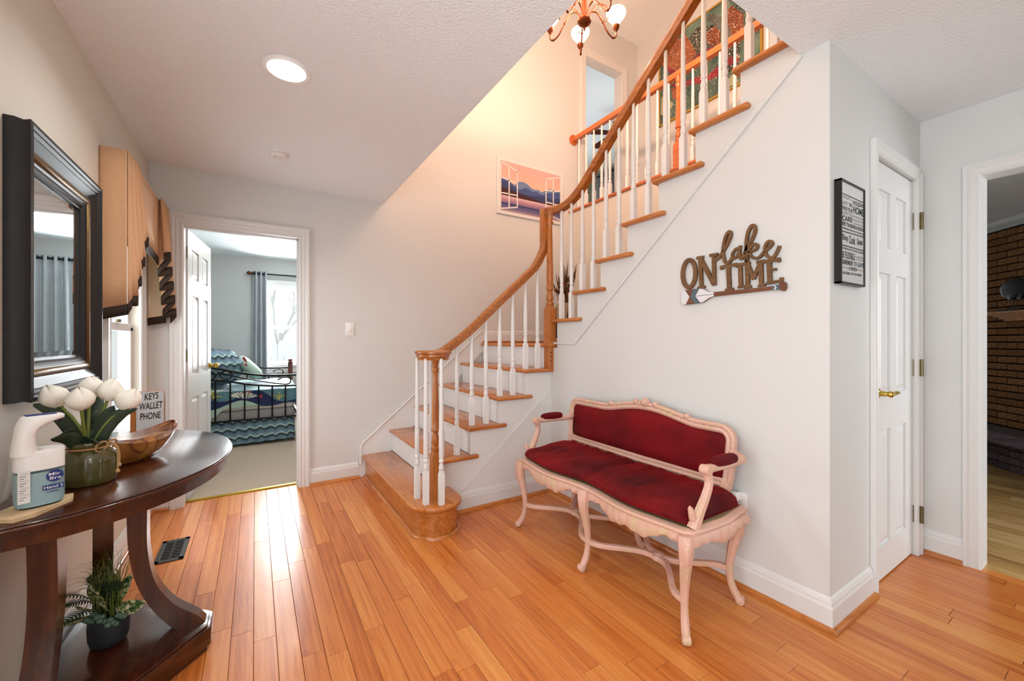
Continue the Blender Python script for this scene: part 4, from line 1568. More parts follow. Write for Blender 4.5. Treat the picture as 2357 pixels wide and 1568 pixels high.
for s, rr_ in ((-1, 0.020), (1, 0.017)):
    tw.tube([kn + sx_ * s * rr_ * (1 - math.cos(q)) + UP * (rr_ * 0.8 * math.sin(q) + 0.004) + ox_ * 0.004 * math.sin(q) for q in [2 * math.pi * k / 18 for k in range(19)]], 0.0032, 7)
for s, L in ((0.10, 0.085), (0.35, 0.066)):
    pts = crv([tuple(kn), tuple(kn + ox_ * 0.012 + sx_ * 0.012 * (1 + s) + UP * 0.002), tuple(kn + ox_ * 0.016 + sx_ * (0.018 + 0.02 * s) - UP * 0.03), tuple(kn + ox_ * 0.017 + sx_ * (0.016 + 0.02 * s) - UP * L)], 5)
    tw.tube(pts, 0.0032, 7)
    tw.lathe([(0.001, -0.008), (0.0065, -0.005), (0.006, 0.003), (0.001, 0.007)], pts[-1], 8)
tw.build('twine', 'twine', va_, 60)

# tulips ---------------------------------------------------------------
TGT = [(140, 908, 1.845, -0.25, 0.0), (187, 915, 1.80, 0.0, -0.1), (207, 890, 1.90, 0.05, 0.15), (247, 895, 1.86, 0.22, 0.05), (279, 914, 1.85, 0.30, 0.0)]
rng = random.Random(4)
tl = ['white tulip bloom leaning left in the olive jar', 'open white tulip bloom at the front of the olive jar', 'white tulip bloom at the back of the olive jar, nearest the mirror',
      'large white tulip bloom standing upright between two others in the olive jar', 'white tulip bloom leaning right in the olive jar, towards the lettered block']
for k, (px_, py_, yy_, lx, ly) in enumerate(TGT):
    c = onY(px_, py_ + 27, yy_)
    root = VC + Vector((0.012 * math.cos(k * 2.3), 0.012 * math.sin(k * 2.3), 0.085))
    tp = thing('tulip', tl[k], 'flower', root, group='tulips in the olive jar')
    mid = root.lerp(c, 0.55) + Vector((-lx * 0.02, 0, 0.01))
    MB().tube(crv([tuple(root), tuple(mid), tuple(c)], 6), 0.0045, 8).build('stem', 'stem_green', tp, 180)
    axis = (c - mid).normalized()
    axis = (axis + UP * 0.5 + Vector((lx, ly, 0)) * 0.5).normalized()
    q = axis.to_track_quat('Z', 'Y').to_matrix()
    for ring, (op, sc) in enumerate(((0.0, 0.93), (1.0, 1.0))):
        for j in range(3):
            a0_ = 2 * math.pi * (j + 0.5 * ring) / 3 + k
            def pet(u, v, a0_=a0_, op=op, sc=sc):
                # v along the petal, u across: a closed, rounded bud
                z = 0.076 * (v ** 0.92) * sc
                rad = 0.0345 * max(0.0, math.sin(math.pi * (0.07 + 0.91 * v) ** 0.88)) ** 0.8 * (0.90 + 0.10 * op) * sc
                wd = 1.15 * min(1, 0.45 + 2.2 * v) * (1 - 0.30 * v ** 5)
                a = a0_ + (u - 0.5) * 2 * wd
                e_ = (2 * abs(u - 0.5)) ** 2
                z -= 0.007 * e_ * v
                rad *= 1 - 0.05 * e_ * (1 - op)
                return tuple(c + q @ Vector((rad * math.cos(a), rad * math.sin(a), z)))
            MB().grid(pet, 8, 10).build('petal', 'tulip_petal', tp, 180)
    # one or two leaves each
    for e in range(2):
        tips = [[(80, 930, 1.83), (120, 1010, 1.76)], [(128, 1008, 1.75), (230, 1020, 1.79)], [(210, 930, 1.94), (232, 905, 1.95)], [(243, 945, 1.92), (262, 935, 1.85)], [(318, 940, 1.84), (300, 945, 1.88)]][k][e]
        tip = onY(*tips)
        b0 = root + Vector((0.010 * (1 if lx > 0 else -1), 0, 0.0))
        mid = b0.lerp(tip, 0.5) + UP * (0.045 if e == 0 else 0.03)
        path = crv([tuple(b0), tuple(mid), tuple(tip)], 8)
        side = (tip - b0).cross(mid - CAM).normalized()
        n = len(path) - 1
        vs = []
        for i, p in enumerate(path):
            u = i / n
            wdt = 0.021 * math.sin(math.pi * min(1, 0.15 + 0.85 * u)) ** 0.8
            vs += [tuple(Vector(p) - side * wdt - FW * 0.004), tuple(Vector(p) + FW * 0.002), tuple(Vector(p) + side * wdt - FW * 0.004)]
        fs = [(i * 3 + j, i * 3 + j + 1, i * 3 + j + 4, i * 3 + j + 3) for i in range(n) for j in range(2)]
        lf = MB().add(vs, fs).build('leaf', 'leaf_green', tp, 180)
        md = lf.modifiers.new('s', 'SOLIDIFY')
        md.thickness = 0.002

# wooden dough bowl with keys -------------------------------------------
BC = Vector((-0.395, 2.115, TZ))
bw = thing('wooden_bowl', 'boat-shaped polished wooden bowl holding keys', 'bowl', BC)
ba = R(58)
bu, bvv = Vector((math.cos(ba), math.sin(ba), 0)), Vector((-math.sin(ba), math.cos(ba), 0))


def boat(s, z, lift, n=36, inset=0.0):
    out = []
    for k in range(n):
        q = 2 * math.pi * k / n
        c_, s_ = math.cos(q), math.sin(q)
        L = (0.185 * s - inset) * c_
        Wd = (0.088 * s - inset) * s_ * (1 - 0.25 * c_ * c_)
        out.append(BC + bu * L + bvv * Wd + UP * (z + lift * abs(c_) ** 2.2))
    return out


MB().loft([boat(0.32, 0.0, 0), boat(0.48, 0.004, 0.002), boat(0.75, 0.034, 0.012), boat(0.92, 0.060, 0.028), boat(1.0, 0.078, 0.042)], caps=True).build('bowl', 'bowl_wood', bw, 60)
MB().loft([boat(1.0, 0.078, 0.042), boat(1.0, 0.080, 0.042, inset=0.008), boat(0.88, 0.058, 0.030, inset=0.006), boat(0.66, 0.034, 0.014), boat(0.42, 0.024, 0.004), boat(0.1, 0.022, 0.0)]).build('bowl_hollow', 'bowl_inside', bw, 60)
kc = BC + bvv * -0.012 + bu * -0.035 + UP * 0.056
kb = thing('key_bunch', 'bunch of silver keys with ring and black fob lying in the wooden bowl', 'keys', kc)
MB().tube([kc + bu * 0.022 * math.cos(q) + bvv * 0.012 * math.sin(q) + UP * (0.012 + 0.014 * math.sin(q)) for q in [2 * math.pi * i / 20 for i in range(21)]], 0.0016, 6).build('key_ring', 'chrome', kb, 60)
for j in range(6):
    a = j * 0.9
    d = Vector((math.cos(a), math.sin(a), 0.12))
    s = Vector((-math.sin(a), math.cos(a), 0))
    k0 = kc + Vector((rng.uniform(-0.025, 0.02), rng.uniform(-0.02, 0.02), 0.004 * j))
    m = MB().hull_box(k0 + d * 0.022, d * 0.018, s * 0.0035, UP * 0.0010)
    m.lathe([(0.001, -0.001), (0.010, -0.001), (0.010, 0.001), (0.001, 0.001)], k0, 12)
    m.build('key', 'chrome', kb)
MB().hull_box(kc + bu * 0.055 + UP * 0.014, bu * 0.026, bvv * 0.016, UP * 0.005).build('key_fob', 'black_satin', kb, bevel=0.003)

# lettered block ---------------------------------------------------------
KX0, KX1 = onY(298, 950, 2.70).x, onY(377, 950, 2.70).x
kz1 = onY(377, 900, 2.70).z
ks = thing('lettered_block', 'white wood block sign reading KEYS WALLET PHONE behind the bowl', 'sign', (0.5 * (KX0 + KX1), 2.72, TZ))
xx0 = KX1 - 0.105
MB().box(xx0, KX1, 2.70, 2.702, TZ + 0.001, kz1).build('face', 'sign_white', ks)
MB().box(xx0 - 0.001, KX1 + 0.001, 2.702, 2.735, TZ + 0.0005, kz1 + 0.001).build('block', 'oak_z', ks)
MB().box(xx0 - 0.022, xx0 - 0.001, 2.698, 2.735, TZ + 0.0005, kz1 - 0.03).build('side_rail', 'oak_z', ks)
wK = KX1 - xx0
for s, zc_, a_, b_, tilt in (('KEYS', 0.79, 0.30, 0.80, 0.006), ('WALLET', 0.56, 0.10, 0.95, 0.006), ('PHONE', 0.32, 0.14, 0.88, 0.004)):
    hh = kz1 - TZ
    text_obj(s, (xx0 + wK * a_, 2.6992, TZ + hh * zc_), (wK * (b_ - a_), 0, tilt), (wK * 0.012, 0, hh * 0.165), 'ink_brown', ks)

# ------------------------------------------------------------------ potted arrangement on the shelf
PC = Vector((-0.452, 2.045, 0.096))
pt = thing('potted_plant', 'artificial fern, grass and variegated leaves in a matte black pot', 'plant', PC)
MB().lathe([(0.001, 0.0), (0.040, 0.0), (0.050, 0.008), (0.056, 0.03), (0.058, 0.07), (0.055, 0.10), (0.051, 0.112), (0.047, 0.112), (0.047, 0.098), (0.001, 0.096)], PC, 30).build('pot', 'pot_black', pt, 50)
rng = random.Random(8)
g = MB()
for k in range(190):
    a = rng.uniform(0, 2 * math.pi)
    b0 = PC + Vector((rng.uniform(-0.035, 0.035), rng.uniform(-0.035, 0.035), 0.10))
    out = rng.uniform(0.01, 0.15)
    hgt = rng.uniform(0.12, 0.25)
    if k < 60:
        a = R(200) + rng.uniform(-0.5, 0.5)
        hgt += 0.03
        out *= 0.6
    d = Vector((math.cos(a), math.sin(a), 0))
    if (b0 + d * out).x < XL + 0.03:
        out *= 0.4
    s = Vector((-math.sin(a), math.cos(a), 0))
    p = crv([tuple(b0), tuple(b0 + d * out * 0.3 + UP * hgt * 0.75), tuple(b0 + d * out + UP * hgt * rng.uniform(0.75, 1.05))], 4)
    vs = []
    for i, q in enumerate(p):
        w_ = 0.0019 * (1 - i / len(p))
        vs += [tuple(Vector(q) - s * w_), tuple(Vector(q) + s * w_)]
    g.add(vs, [(2 * i, 2 * i + 1, 2 * i + 3, 2 * i + 2) for i in range(len(p) - 1)])
o = g.build('grass_blades', 'grass_green', pt)
o['kind'] = 'stuff'


def frond(b0, tip, up, w, mat='plant_dark'):
    b0, tip = Vector(b0), Vector(tip)
    mid = b0.lerp(tip, 0.5) + UP * up
    path = [Vector(p) for p in crv([tuple(b0), tuple(mid), tuple(tip)], 9)]
    m = MB().tube(path, 0.0014, 5)
    sd_ = (tip - b0).cross(UP).normalized()
    sd_ = (sd_ + UP * 0.3).normalized()
    n = len(path)
    for i in range(3, n):
        u = i / n
        L = w * math.sin(math.pi * min(1, 0.15 + 0.8 * u))
        tg = (path[min(i + 1, n - 1)] - path[i - 1]).normalized()
        for s in (-1, 1):
            e = path[i] + sd_ * s * L + tg * L * 0.55
            h_ = tg * 0.0028
            m.add([path[i] - h_, path[i] + h_, e + h_ * 0.3, (path[i] + e) / 2 - h_ * 1.3], [(0, 1, 2, 3)])
    m.build('fern_frond', mat, pt)


top = PC + UP * 0.105
for tx in ((235, 1345, 2.0), (288, 1350, 2.02), (306, 1330, 2.03), (130, 1372, 1.97), (122, 1450, 1.93), (205, 1330, 2.08), (265, 1340, 1.97), (150, 1395, 1.98)):
    frond(top, onY(*tx), 0.03, 0.030)
for tx, wd in (((205, 1345, 1.98), 0.024), ((128, 1438, 1.95), 0.024), ((236, 1385, 1.92), 0.022), ((336, 1385, 2.0), 0.024), ((305, 1320, 2.05), 0.02), ((300, 1395, 1.97), 0.016), ((228, 1375, 1.95), 0.018), ((170, 1395, 1.95), 0.02)):
    tip = onY(*tx)
    b0 = top + (tip - top) * 0.25
    ax = tip - b0
    sd_ = ax.cross(FW).normalized()
    def lf(u, v, b0=b0, ax=ax, sd_=sd_, wd=wd):
        w_ = 1.3 * wd * math.sin(math.pi * min(1, 0.04 + 0.96 * v)) ** 0.8 * (1 - 0.3 * v)
        return tuple(b0 + ax * v + sd_ * (u - 0.5) * 2 * w_ - FW * (0.008 * math.sin(math.pi * v) - 0.004 * abs(u - 0.5)))
    MB().grid(lf, 4, 9).build('leaf', 'variegated_leaf', pt, 180)
for k in range(16):
    p = onY(198 + k * 6.2, 1428 - 10 * math.sin(k * 0.5) + (k % 3) * 7 - k * 1.2, 1.985 + 0.004 * (k % 4))
    MB().lathe([(0.001, -0.009), (0.008, -0.006), (0.011, 0), (0.008, 0.006), (0.001, 0.009)], p, 10, Matrix.Rotation(k, 3, 'X')).build('succulent_leaf', 'succulent', pt, 180)

# ------------------------------------------------------------------ floor register
c4 = [onZ(355, 1302, 0.004), onZ(375, 1248, 0.004), onZ(437, 1240, 0.004), onZ(423, 1287, 0.004)]
rx0, rx1, ry0, ry1 = -0.462, -0.334, 2.85, 3.145
rg = thing('floor_register', 'dark metal floor vent grille set into the oak floor', 'vent', ((rx0 + rx1) / 2, (ry0 + ry1) / 2, 0))
MB().box(rx0 + 0.02, rx1 - 0.02, ry0 + 0.02, ry1 - 0.02, 0.001, 0.002).build('duct', 'dark_hole', rg)
MB().box(rx0, rx0 + 0.022, ry0, ry1, 0.0006, 0.005).box(rx1 - 0.022, rx1, ry0, ry1, 0.0006, 0.005).box(rx0, rx1, ry0, ry0 + 0.03, 0.0006, 0.005).box(rx0, rx1, ry1 - 0.03, ry1, 0.0006, 0.005).build('frame', 'register_metal', rg, bevel=0.001)
m = MB().box((rx0 + rx1) / 2 - 0.004, (rx0 + rx1) / 2 + 0.004, ry0 + 0.03, ry1 - 0.03, 0.001, 0.0045)
for i in range(13):
    y = ry0 + 0.035 + i * (ry1 - ry0 - 0.07) / 12
    for j in range(4):
        xa_ = rx0 + 0.022 + j * (rx1 - rx0 - 0.044) / 4
        xb_ = xa_ + (rx1 - rx0 - 0.044) / 4
        s = 0.009 if (i + j) % 2 else -0.009
        m.hull_box(((xa_ + xb_) / 2, y, 0.003), ((xb_ - xa_) / 2, s * 0.8, 0), (0, 0.0022, 0), (0, 0, 0.0015))
    m.box(rx0 + 0.022, rx1 - 0.022, y + 0.0085, y + 0.0105, 0.001, 0.004)
m.build('grille', 'register_metal', rg)

# ------------------------------------------------------------------ wall lettering sign
SX = XB - 0.004


def sg(cx_, cy_, x=SX):
    return onX(1540 + cx_ / 6.8167, 490 + cy_ / 6.8167, x)


UNIT = 0.000322
sn = thing('lettered_sign', 'wooden cut-out wall sign reading ON lake TIME above a painted paddle', 'sign', (SX, 1.15, 1.4))


def stroke(m, pts, w, smooth=False, t_=0.012):
    pp = crv(pts, 6) if smooth else pts
    P = [sg(a, b, SX - t_ / 2) for a, b in pp]
    hw = w * UNIT / 2
    m.sweep(P, [(-hw, -t_ / 2), (-hw, t_ / 2), (hw, t_ / 2), (hw, -t_ / 2)], (-1, 0, 0))


LN = [0]


def letter(strokes, t_=0.012):
    LN[0] += 1
    t_ += 0.0009 * (LN[0] % 4)
    m = MB()
    for k, (pts, w, sm) in enumerate(strokes):
        stroke(m, pts, w, sm, t_ + 0.00015 * k)
    m.build('letter', 'sign_wood', sn)


ell = [(318 + 100 * math.sin(2 * math.pi * k / 24) + 6 * math.cos(2 * math.pi * k / 24), 955 - 215 * math.cos(2 * math.pi * k / 24)) for k in range(25)]
letter([(ell, 68, False)])
letter([([(490, 690), (512, 1180)], 58, False), ([(437, 712), (545, 695)], 46, False), ([(455, 1178), (570, 1160)], 40, False), ([(492, 710), (712, 1130)], 66, False), ([(705, 665), (714, 1140)], 56, False), ([(640, 672), (768, 650)], 44, False)])
letter([([(722, 745), (790, 700), (850, 610), (925, 480), (972, 350), (955, 295), (905, 345), (868, 470), (852, 610), (870, 740), (908, 795), (955, 770), (1005, 690)], 42, True)])
letter([([(1120, 555), (1055, 570), (1000, 645), (1008, 712), (1060, 690), (1105, 610), (1118, 520)], 40, True), ([(1118, 515), (1110, 640), (1128, 722), (1165, 695), (1200, 625)], 42, True)])
letter([([(1180, 660), (1240, 525), (1300, 430), (1350, 300), (1345, 215), (1300, 205), (1250, 290), (1222, 420), (1215, 560), (1222, 790)], 46, True),
        ([(1238, 630), (1290, 535), (1345, 492), (1388, 510), (1372, 570), (1300, 605), (1262, 628), (1305, 692), (1370, 715), (1430, 690), (1495, 615)], 40, True)])
letter([([(1490, 620), (1560, 560), (1618, 492), (1600, 447), (1545, 465), (1508, 560), (1530, 660), (1590, 708), (1650, 690), (1700, 610), (1738, 518)], 40, True)])
letter([([(806, 858), (1070, 808)], 44, False), ([(828, 835), (830, 892)], 42, False), ([(935, 840), (950, 1205)], 60, False), ([(888, 1212), (1012, 1195)], 36, False)])
letter([([(1045, 850), (1075, 815), (1175, 800)], 40, False), ([(1118, 812), (1130, 1165)], 58, False), ([(1084, 1170), (1192, 1152)], 34, False)])
letter([([(1222, 700), (1240, 1165)], 58, False), ([(1060, 818), (1278, 790)], 40, False), ([(1238, 800), (1330, 1040)], 52, False), ([(1326, 1040), (1432, 790)], 52, False), ([(1440, 765), (1452, 1140)], 58, False), ([(1378, 780), (1502, 756)], 42, False), ([(1400, 1148), (1518, 1130)], 34, False), ([(1178, 1172), (1294, 1155)], 34, False)])
letter([([(1572, 750), (1586, 1100)], 60, False), ([(1485, 770), (1748, 725)], 44, False), ([(1726, 715), (1726, 775)], 40, False), ([(1590, 898), (1690, 885)], 34, False), ([(1536, 1108), (1790, 1062)], 38, False), ([(1766, 1015), (1766, 1075)], 44, False)])


def flat(poly, mat, name, par, off=0.0125, th_=0.0006):
    P = [sg(a, b, SX - off) for a, b in poly]
    m = MB()
    n = len(P)
    vs = [tuple(p) for p in P] + [(p.x + th_, p.y, p.z) for p in P]
    m.add(vs, [tuple(range(n)), tuple(range(2 * n - 1, n - 1, -1))] + [(i, (i + 1) % n, n + (i + 1) % n, n + i) for i in range(n)])
    return m.build(name, mat, par)


blade = [(205, 1222), (260, 1212), (470, 1185), (530, 1190), (620, 1238), (700, 1245), (1600, 1155), (1720, 1125), (1745, 1085), (1810, 1083), (1838, 1110), (1835, 1190), (1812, 1222), (1770, 1225), (1735, 1205), (1600, 1212), (700, 1312), (640, 1330), (540, 1400), (490, 1415), (260, 1440), (215, 1442), (185, 1415), (180, 1260)]
pd = flat(blade, 'paddle_wood', 'paddle', sn, 0.0122, 0.0115)
flat([(205, 1222), (250, 1216), (318, 1318), (262, 1438), (215, 1440), (187, 1412), (182, 1262)], 'sign_white', 'paddle_paint', pd)
flat([(475, 1190), (530, 1194), (620, 1240), (700, 1247), (700, 1310), (640, 1327), (540, 1396), (492, 1412), (412, 1310)], 'sign_white', 'paddle_paint', pd)
flat([(415, 1306), (700, 1275), (700, 1281), (415, 1312)], 'ink_brown', 'paddle_paint', pd, 0.0130)
flat([(385, 1200), (465, 1190), (408, 1308), (485, 1412), (405, 1424), (332, 1322)], 'slate_teal', 'paddle_paint', pd)
flat([(1598, 1158), (1640, 1152), (1665, 1180), (1640, 1212), (1598, 1214), (1620, 1186)], 'slate_teal', 'paddle_paint', pd)
flat([(1640, 1140), (1662, 1140), (1688, 1172), (1662, 1208), (1640, 1208), (1666, 1172)], 'sign_white', 'paddle_paint', pd, 0.0130)
flat([(1665, 1138), (1722, 1128), (1735, 1168), (1722, 1205), (1668, 1208), (1692, 1172)], 'slate_teal', 'paddle_paint', pd)

# ------------------------------------------------------------------ framed house-rules print
PYF = YC - 0.026
tl_, tr_, bl_, br_ = onY(1937, 415, PYF), onY(1992, 443, PYF), onY(1936, 656, PYF), onY(1991, 664, PYF)
px0, px1 = tl_.x, tr_.x
pz0, pz1 = 1.437, 1.872
ps = thing('framed_print', 'tall narrow black-framed holiday home rules print beside the closet door', 'picture', ((px0 + px1) / 2, YC, pz0))
fw_ = 0.008
for nm, bx_ in (('l', (px0, px0 + fw_, pz0, pz1)), ('r', (px1 - fw_, px1, pz0, pz1)), ('b', (px0, px1, pz0, pz0 + fw_)), ('t', (px0, px1, pz1 - fw_, pz1))):
    MB().box(bx_[0], bx_[1], PYF, YC - 0.0005, bx_[2], bx_[3]).build('frame', 'black_satin', ps, bevel=0.0006)
MB().box(px0 + fw_, px1 - fw_, PYF + 0.005, YC - 0.002, pz0 + fw_, pz1 - fw_).build('paper', 'paper_white', ps)


def pg(cx_, cy_):
    p = onY(1900 + cx_ / 5.6, 400 + cy_ / 5.6, PYF + 0.0046)
    return p


def ptext(s, ll, lr, ul, mat='ink'):
    o_, u_, v_ = pg(*ll), pg(*lr), pg(*ul)
    text_obj(s, o_, (u_.x - o_.x, 0, u_.z - o_.z), (0, 0, v_.z - o_.z), mat, ps, bold=0.03 if mat == 'ink' else 0.008)


def pbar(l, r_, th_=14, mat='ink'):
    a, b = pg(*l), pg(*r_)
    dz = th_ * 0.0003
    MB().add([(a.x, a.y, a.z), (b.x, b.y, b.z), (b.x, b.y, b.z - dz), (a.x, a.y, a.z - dz)], [(0, 1, 2, 3)]).build('rule', mat, ps)


pbar((212, 240), (497, 372))
for l_ in (('FOR JUST A', (213, 318), (347, 372), (213, 266), 'ink_grey'), ('SHORT TIME', (213, 390), (347, 440), (213, 334), 'ink_grey'), ('THIS IS YOUR', (213, 455), (347, 507), (213, 405), 'ink'),
           ('HOLIDAY', (357, 397), (495, 452), (357, 338), 'ink'), ('HOME', (355, 507), (495, 560), (355, 410), 'ink'), ('SHOW YOU', (213, 517), (347, 558), (213, 470), 'ink_grey'),
           ('CARE', (215, 600), (347, 632), (215, 530), 'ink'), ('KEEP THE NOISE LEVEL DOWN', (355, 560), (495, 610), (355, 534), 'ink_grey'), ('BRING THE BINS OUT ON TIME', (355, 605), (495, 650), (355, 580), 'ink_grey'),
           ('THE LIGHTS OFF WHEN YOU LEAVE', (355, 648), (495, 690), (355, 626), 'ink_grey'), ('RESPECT THE NEIGHBORS & HOUSE RULES', (213, 660), (497, 755), (213, 608), 'ink'),
           ("IF THERE'S DAMAGE PLEASE CONTACT THE OWNER TO HELP", (213, 703), (497, 800), (213, 678), 'ink'), ('Shop', (215, 868), (292, 892), (215, 768), 'ink'), ('Cook', (305, 898), (385, 920), (305, 790), 'ink'),
           ('Speak', (408, 932), (482, 950), (408, 830), 'ink'), ("DON'T FORGET TO VISIT THE LOCAL SIGHTS ALL AROUND YOU", (213, 965), (493, 1042), (213, 938), 'ink'), ('BE FLEXIBLE', (210, 1080), (380, 1118), (210, 990), 'ink'),
           ('& UNDERSTANDING', (390, 1088), (490, 1108), (390, 1058), 'ink_grey'), ('WITH YOUR HOST', (390, 1118), (490, 1136), (390, 1096), 'ink_grey'), ('REMEMBER TO LEAVE', (208, 1160), (492, 1216), (208, 1098), 'ink'),
           ('A REVIEW', (298, 1242), (410, 1266), (298, 1192), 'ink'), ('AND DESCRIBE ALL THAT YOU LOVED MOST', (222, 1290), (468, 1328), (222, 1256), 'ink'),
           ('>>>>>>', (210, 1212), (265, 1222), (210, 1184), 'ink_gold'), ('<<<<<<', (436, 1256), (488, 1268), (436, 1230), 'ink_gold'), ('->', (268, 1224), (292, 1229), (268, 1202), 'ink'), ('<-', (414, 1250), (434, 1255), (414, 1230), 'ink')):
    ptext(*l_)
pbar((213, 728), (493, 812), 16)
pbar((213, 908), (493, 990), 16)

# ------------------------------------------------------------------ lake picture on the stairwell wall
LY = YD - 0.022
lp = thing('lake_picture', 'printed canvas of an open white window over a misty lake and blue mountains', 'picture', (2.6, YD, 2.55))
lx0, lx1, lz0, lz1 = 2.160, 3.050, 2.545, 3.150
MB().box(lx0, lx1, LY, YD - 0.001, lz0, lz1).build('canvas', 'trim_white', lp, bevel=0.003)


def lk(cx_, cy_, off=0.0):
    return onY(1130 + cx_ / 8.7105, 340 + cy_ / 8.7105, LY - 0.0008 - off)


def layer(poly, mat, k, name='print'):
    P = [lk(a, b, 0.0002 * k) for a, b in poly]
    MB().add([tuple(p) for p in P], [tuple(range(len(P)))]).build(name, mat, lp)


def grad(name, stops, axis='Z', z0=0, z1=1):
    t = NT(name)
    tc = t.n('ShaderNodeTexCoord')
    sp = t.n('ShaderNodeSeparateXYZ')
    t.l(tc.outputs['Object'], sp.inputs[0])
    mr_ = t.n('ShaderNodeMapRange')
    mr_.inputs[1].default_value = z0
    mr_.inputs[2].default_value = z1
    t.l(sp.outputs[axis], mr_.inputs[0])
    nz = t.noise(tc.outputs['Object'], 18, 4)
    v_ = t.math('ADD', mr_.outputs[0], t.math('MULTIPLY_ADD', nz, 0.16, -0.08))
    t.set(t.ramp(v_, stops), 0.7)
    M[name] = t.m


grad('print_sky', [(0.0, 'f0bfa6'), (0.45, 'e6b3a5'), (1.0, 'cdaeab')], 'Z', 2.85, 3.13)
grad('print_mist', [(0.0, '6a5580'), (0.35, 'a98399'), (0.6, 'd9b7bb'), (1.0, '6b2c36')], 'Z', 2.65, 2.80)
grad('print_lake', [(0.0, 'caa09f'), (0.35, '6a6790'), (1.0, '413a66')], 'Z', 2.57, 2.68)
plain('print_far', '6d84a8', 0.7, var=0.2, scale=25)
plain('print_mid', '40568a', 0.7, var=0.25, scale=25)
plain('print_near', '2f3e6c', 0.7, var=0.2, scale=25)
plain('print_forest', '3f161e', 0.7, var=0.3, scale=40)
fx = lambda u, v: (lx0 + 0.04 + (lx1 - lx0 - 0.08) * u, lz0 + 0.035 + (lz1 - lz0 - 0.075) * v)


def rect_layer(u0, u1, v0, v1, mat, k):
    (a, b), (c, d) = fx(u0, v0), fx(u1, v1)
    y = LY - 0.0008 - 0.0002 * k
    MB().add([(a, y, b), (c, y, b), (c, y, d), (a, y, d)], [(0, 1, 2, 3)]).build('print', mat, lp)


def uv_layer(pts, mat, k):
    y = LY - 0.0008 - 0.0002 * k
    MB().add([(fx(u, v)[0], y, fx(u, v)[1]) for u, v in pts], [tuple(range(len(pts)))]).build('print', mat, lp)


rect_layer(0, 1, 0.50, 1, 'print_sky', 0)
rng = random.Random(3)


def ridge(ctrl, base, mat, k, jag, n=60):
    cc = crv(ctrl, 10)
    pts = [(u, v + rng.uniform(-jag, jag)) for u, v in cc]
    uv_layer([(0, base), *pts, (1, base)], mat, k)


ridge([(0, 0.62), (0.10, 0.60), (0.20, 0.55), (0.28, 0.64), (0.36, 0.67), (0.42, 0.64), (0.52, 0.57), (0.6, 0.58), (0.68, 0.56), (0.8, 0.66), (0.9, 0.62), (1, 0.68)], 0.35, 'print_far', 1, 0.006)
ridge([(0, 0.66), (0.08, 0.65), (0.18, 0.58), (0.3, 0.50), (0.40, 0.56), (0.5, 0.52), (0.58, 0.53), (0.68, 0.50), (0.78, 0.56), (0.9, 0.60), (1, 0.64)], 0.35, 'print_mid', 2, 0.004)
ridge([(0, 0.60), (0.1, 0.58), (0.22, 0.50), (0.32, 0.42), (0.5, 0.42), (0.7, 0.46), (0.85, 0.45), (1, 0.52)], 0.32, 'print_near', 3, 0.004)
tree = [(0, 0.30)]
for i in range(70):
    u = i / 69
    b = 0.46 - 0.14 * min(1, u / 0.7) + (0.10 * max(0, u - 0.75) / 0.25)
    tree += [(max(0, u - 0.006), b), (u, b + rng.uniform(0.015, 0.05) * (1 if u < 0.8 else 0.3)), (min(1, u + 0.006), b)]
tree += [(1, 0.26)]
uv_layer(tree, 'print_forest', 4)
rect_layer(0, 1, 0.10, 0.31, 'print_mist', 5)
rect_layer(0, 1, 0.0, 0.16, 'print_lake', 6)
refl = [(0.0, 0.0)]
for i in range(50):
    u = i / 49
    refl += [(max(0, u - 0.008), 0.15), (u, 0.15 - rng.uniform(0.01, 0.05))]
refl += [(1, 0.16), (0, 0.17)]
uv_layer(refl[1:], 'print_near', 7)


def casement(pts_outer, bars, k):
    m = MB()
    for a, b, w in bars:
        p, q = fx(*a), fx(*b)
        y = LY - 0.0025
        m.sweep([(p[0], y, p[1]), (q[0], y, q[1])], [(-w / 2, -0.0005), (-w / 2, 0.0005), (w / 2, 0.0005), (w / 2, -0.0005)], (0, -1, 0))
    m.build('print_casement', 'trim_white', lp)


w_ = 0.014
casement(None, [((0.0, 0.03), (0.0, 0.98), w_), ((0.26, 0.12), (0.26, 0.86), w_), ((0.0, 0.97), (0.265, 0.85), w_), ((0.0, 0.03), (0.265, 0.12), w_), ((0.13, 0.08), (0.13, 0.91), w_), ((0.0, 0.66), (0.26, 0.61), w_), ((0.0, 0.35), (0.26, 0.36), w_)], 8)
casement(None, [((1.0, 0.03), (1.0, 0.98), w_), ((0.74, 0.12), (0.74, 0.86), w_), ((1.0, 0.97), (0.735, 0.85), w_), ((1.0, 0.03), (0.735, 0.12), w_), ((0.87, 0.08), (0.87, 0.91), w_), ((1.0, 0.66), (0.74, 0.61), w_), ((1.0, 0.35), (0.74, 0.36), w_)], 8)

# ------------------------------------------------------------------ large abstract painting in the upper hall
ab = thing('abstract_painting', 'large gilt-framed abstract painting of red ribbon and orange blocks upstairs', 'painting', (XP, 2.75, 3.9))
ay0, ay1, az0, az1 = 2.13, 3.375, 3.895, 4.925
AX = XP - 0.02
for b_ in ((ay0, ay1, az0, az0 + 0.02), (ay0, ay1, az1 - 0.02, az1), (ay0, ay0 + 0.02, az0, az1), (ay1 - 0.02, ay1, az0, az1)):
    MB().box(AX - 0.012, XP - 0.001, b_[0], b_[1], b_[2], b_[3]).build('frame', 'ink_gold', ab, bevel=0.002)


def abstract(name, c0, c1, spk=0.62):
    t = NT(name)
    v_ = t.coord()
    f_2 = t.noise(v_, 5, 4)
    s_ = t.noise(v_, 85, 2, 0.4)
    t.set(t.mix(t.ramp(s_, [(spk, '000000'), (spk + 0.03, 'ffffff')]), t.ramp(f_2, [(0.3, c0), (0.7, c1)]), 'e8ddc8'), 0.6)
    t.bump(t.noise(v_, 40, 3), 0.3, 0.01)
    M[name] = t.m


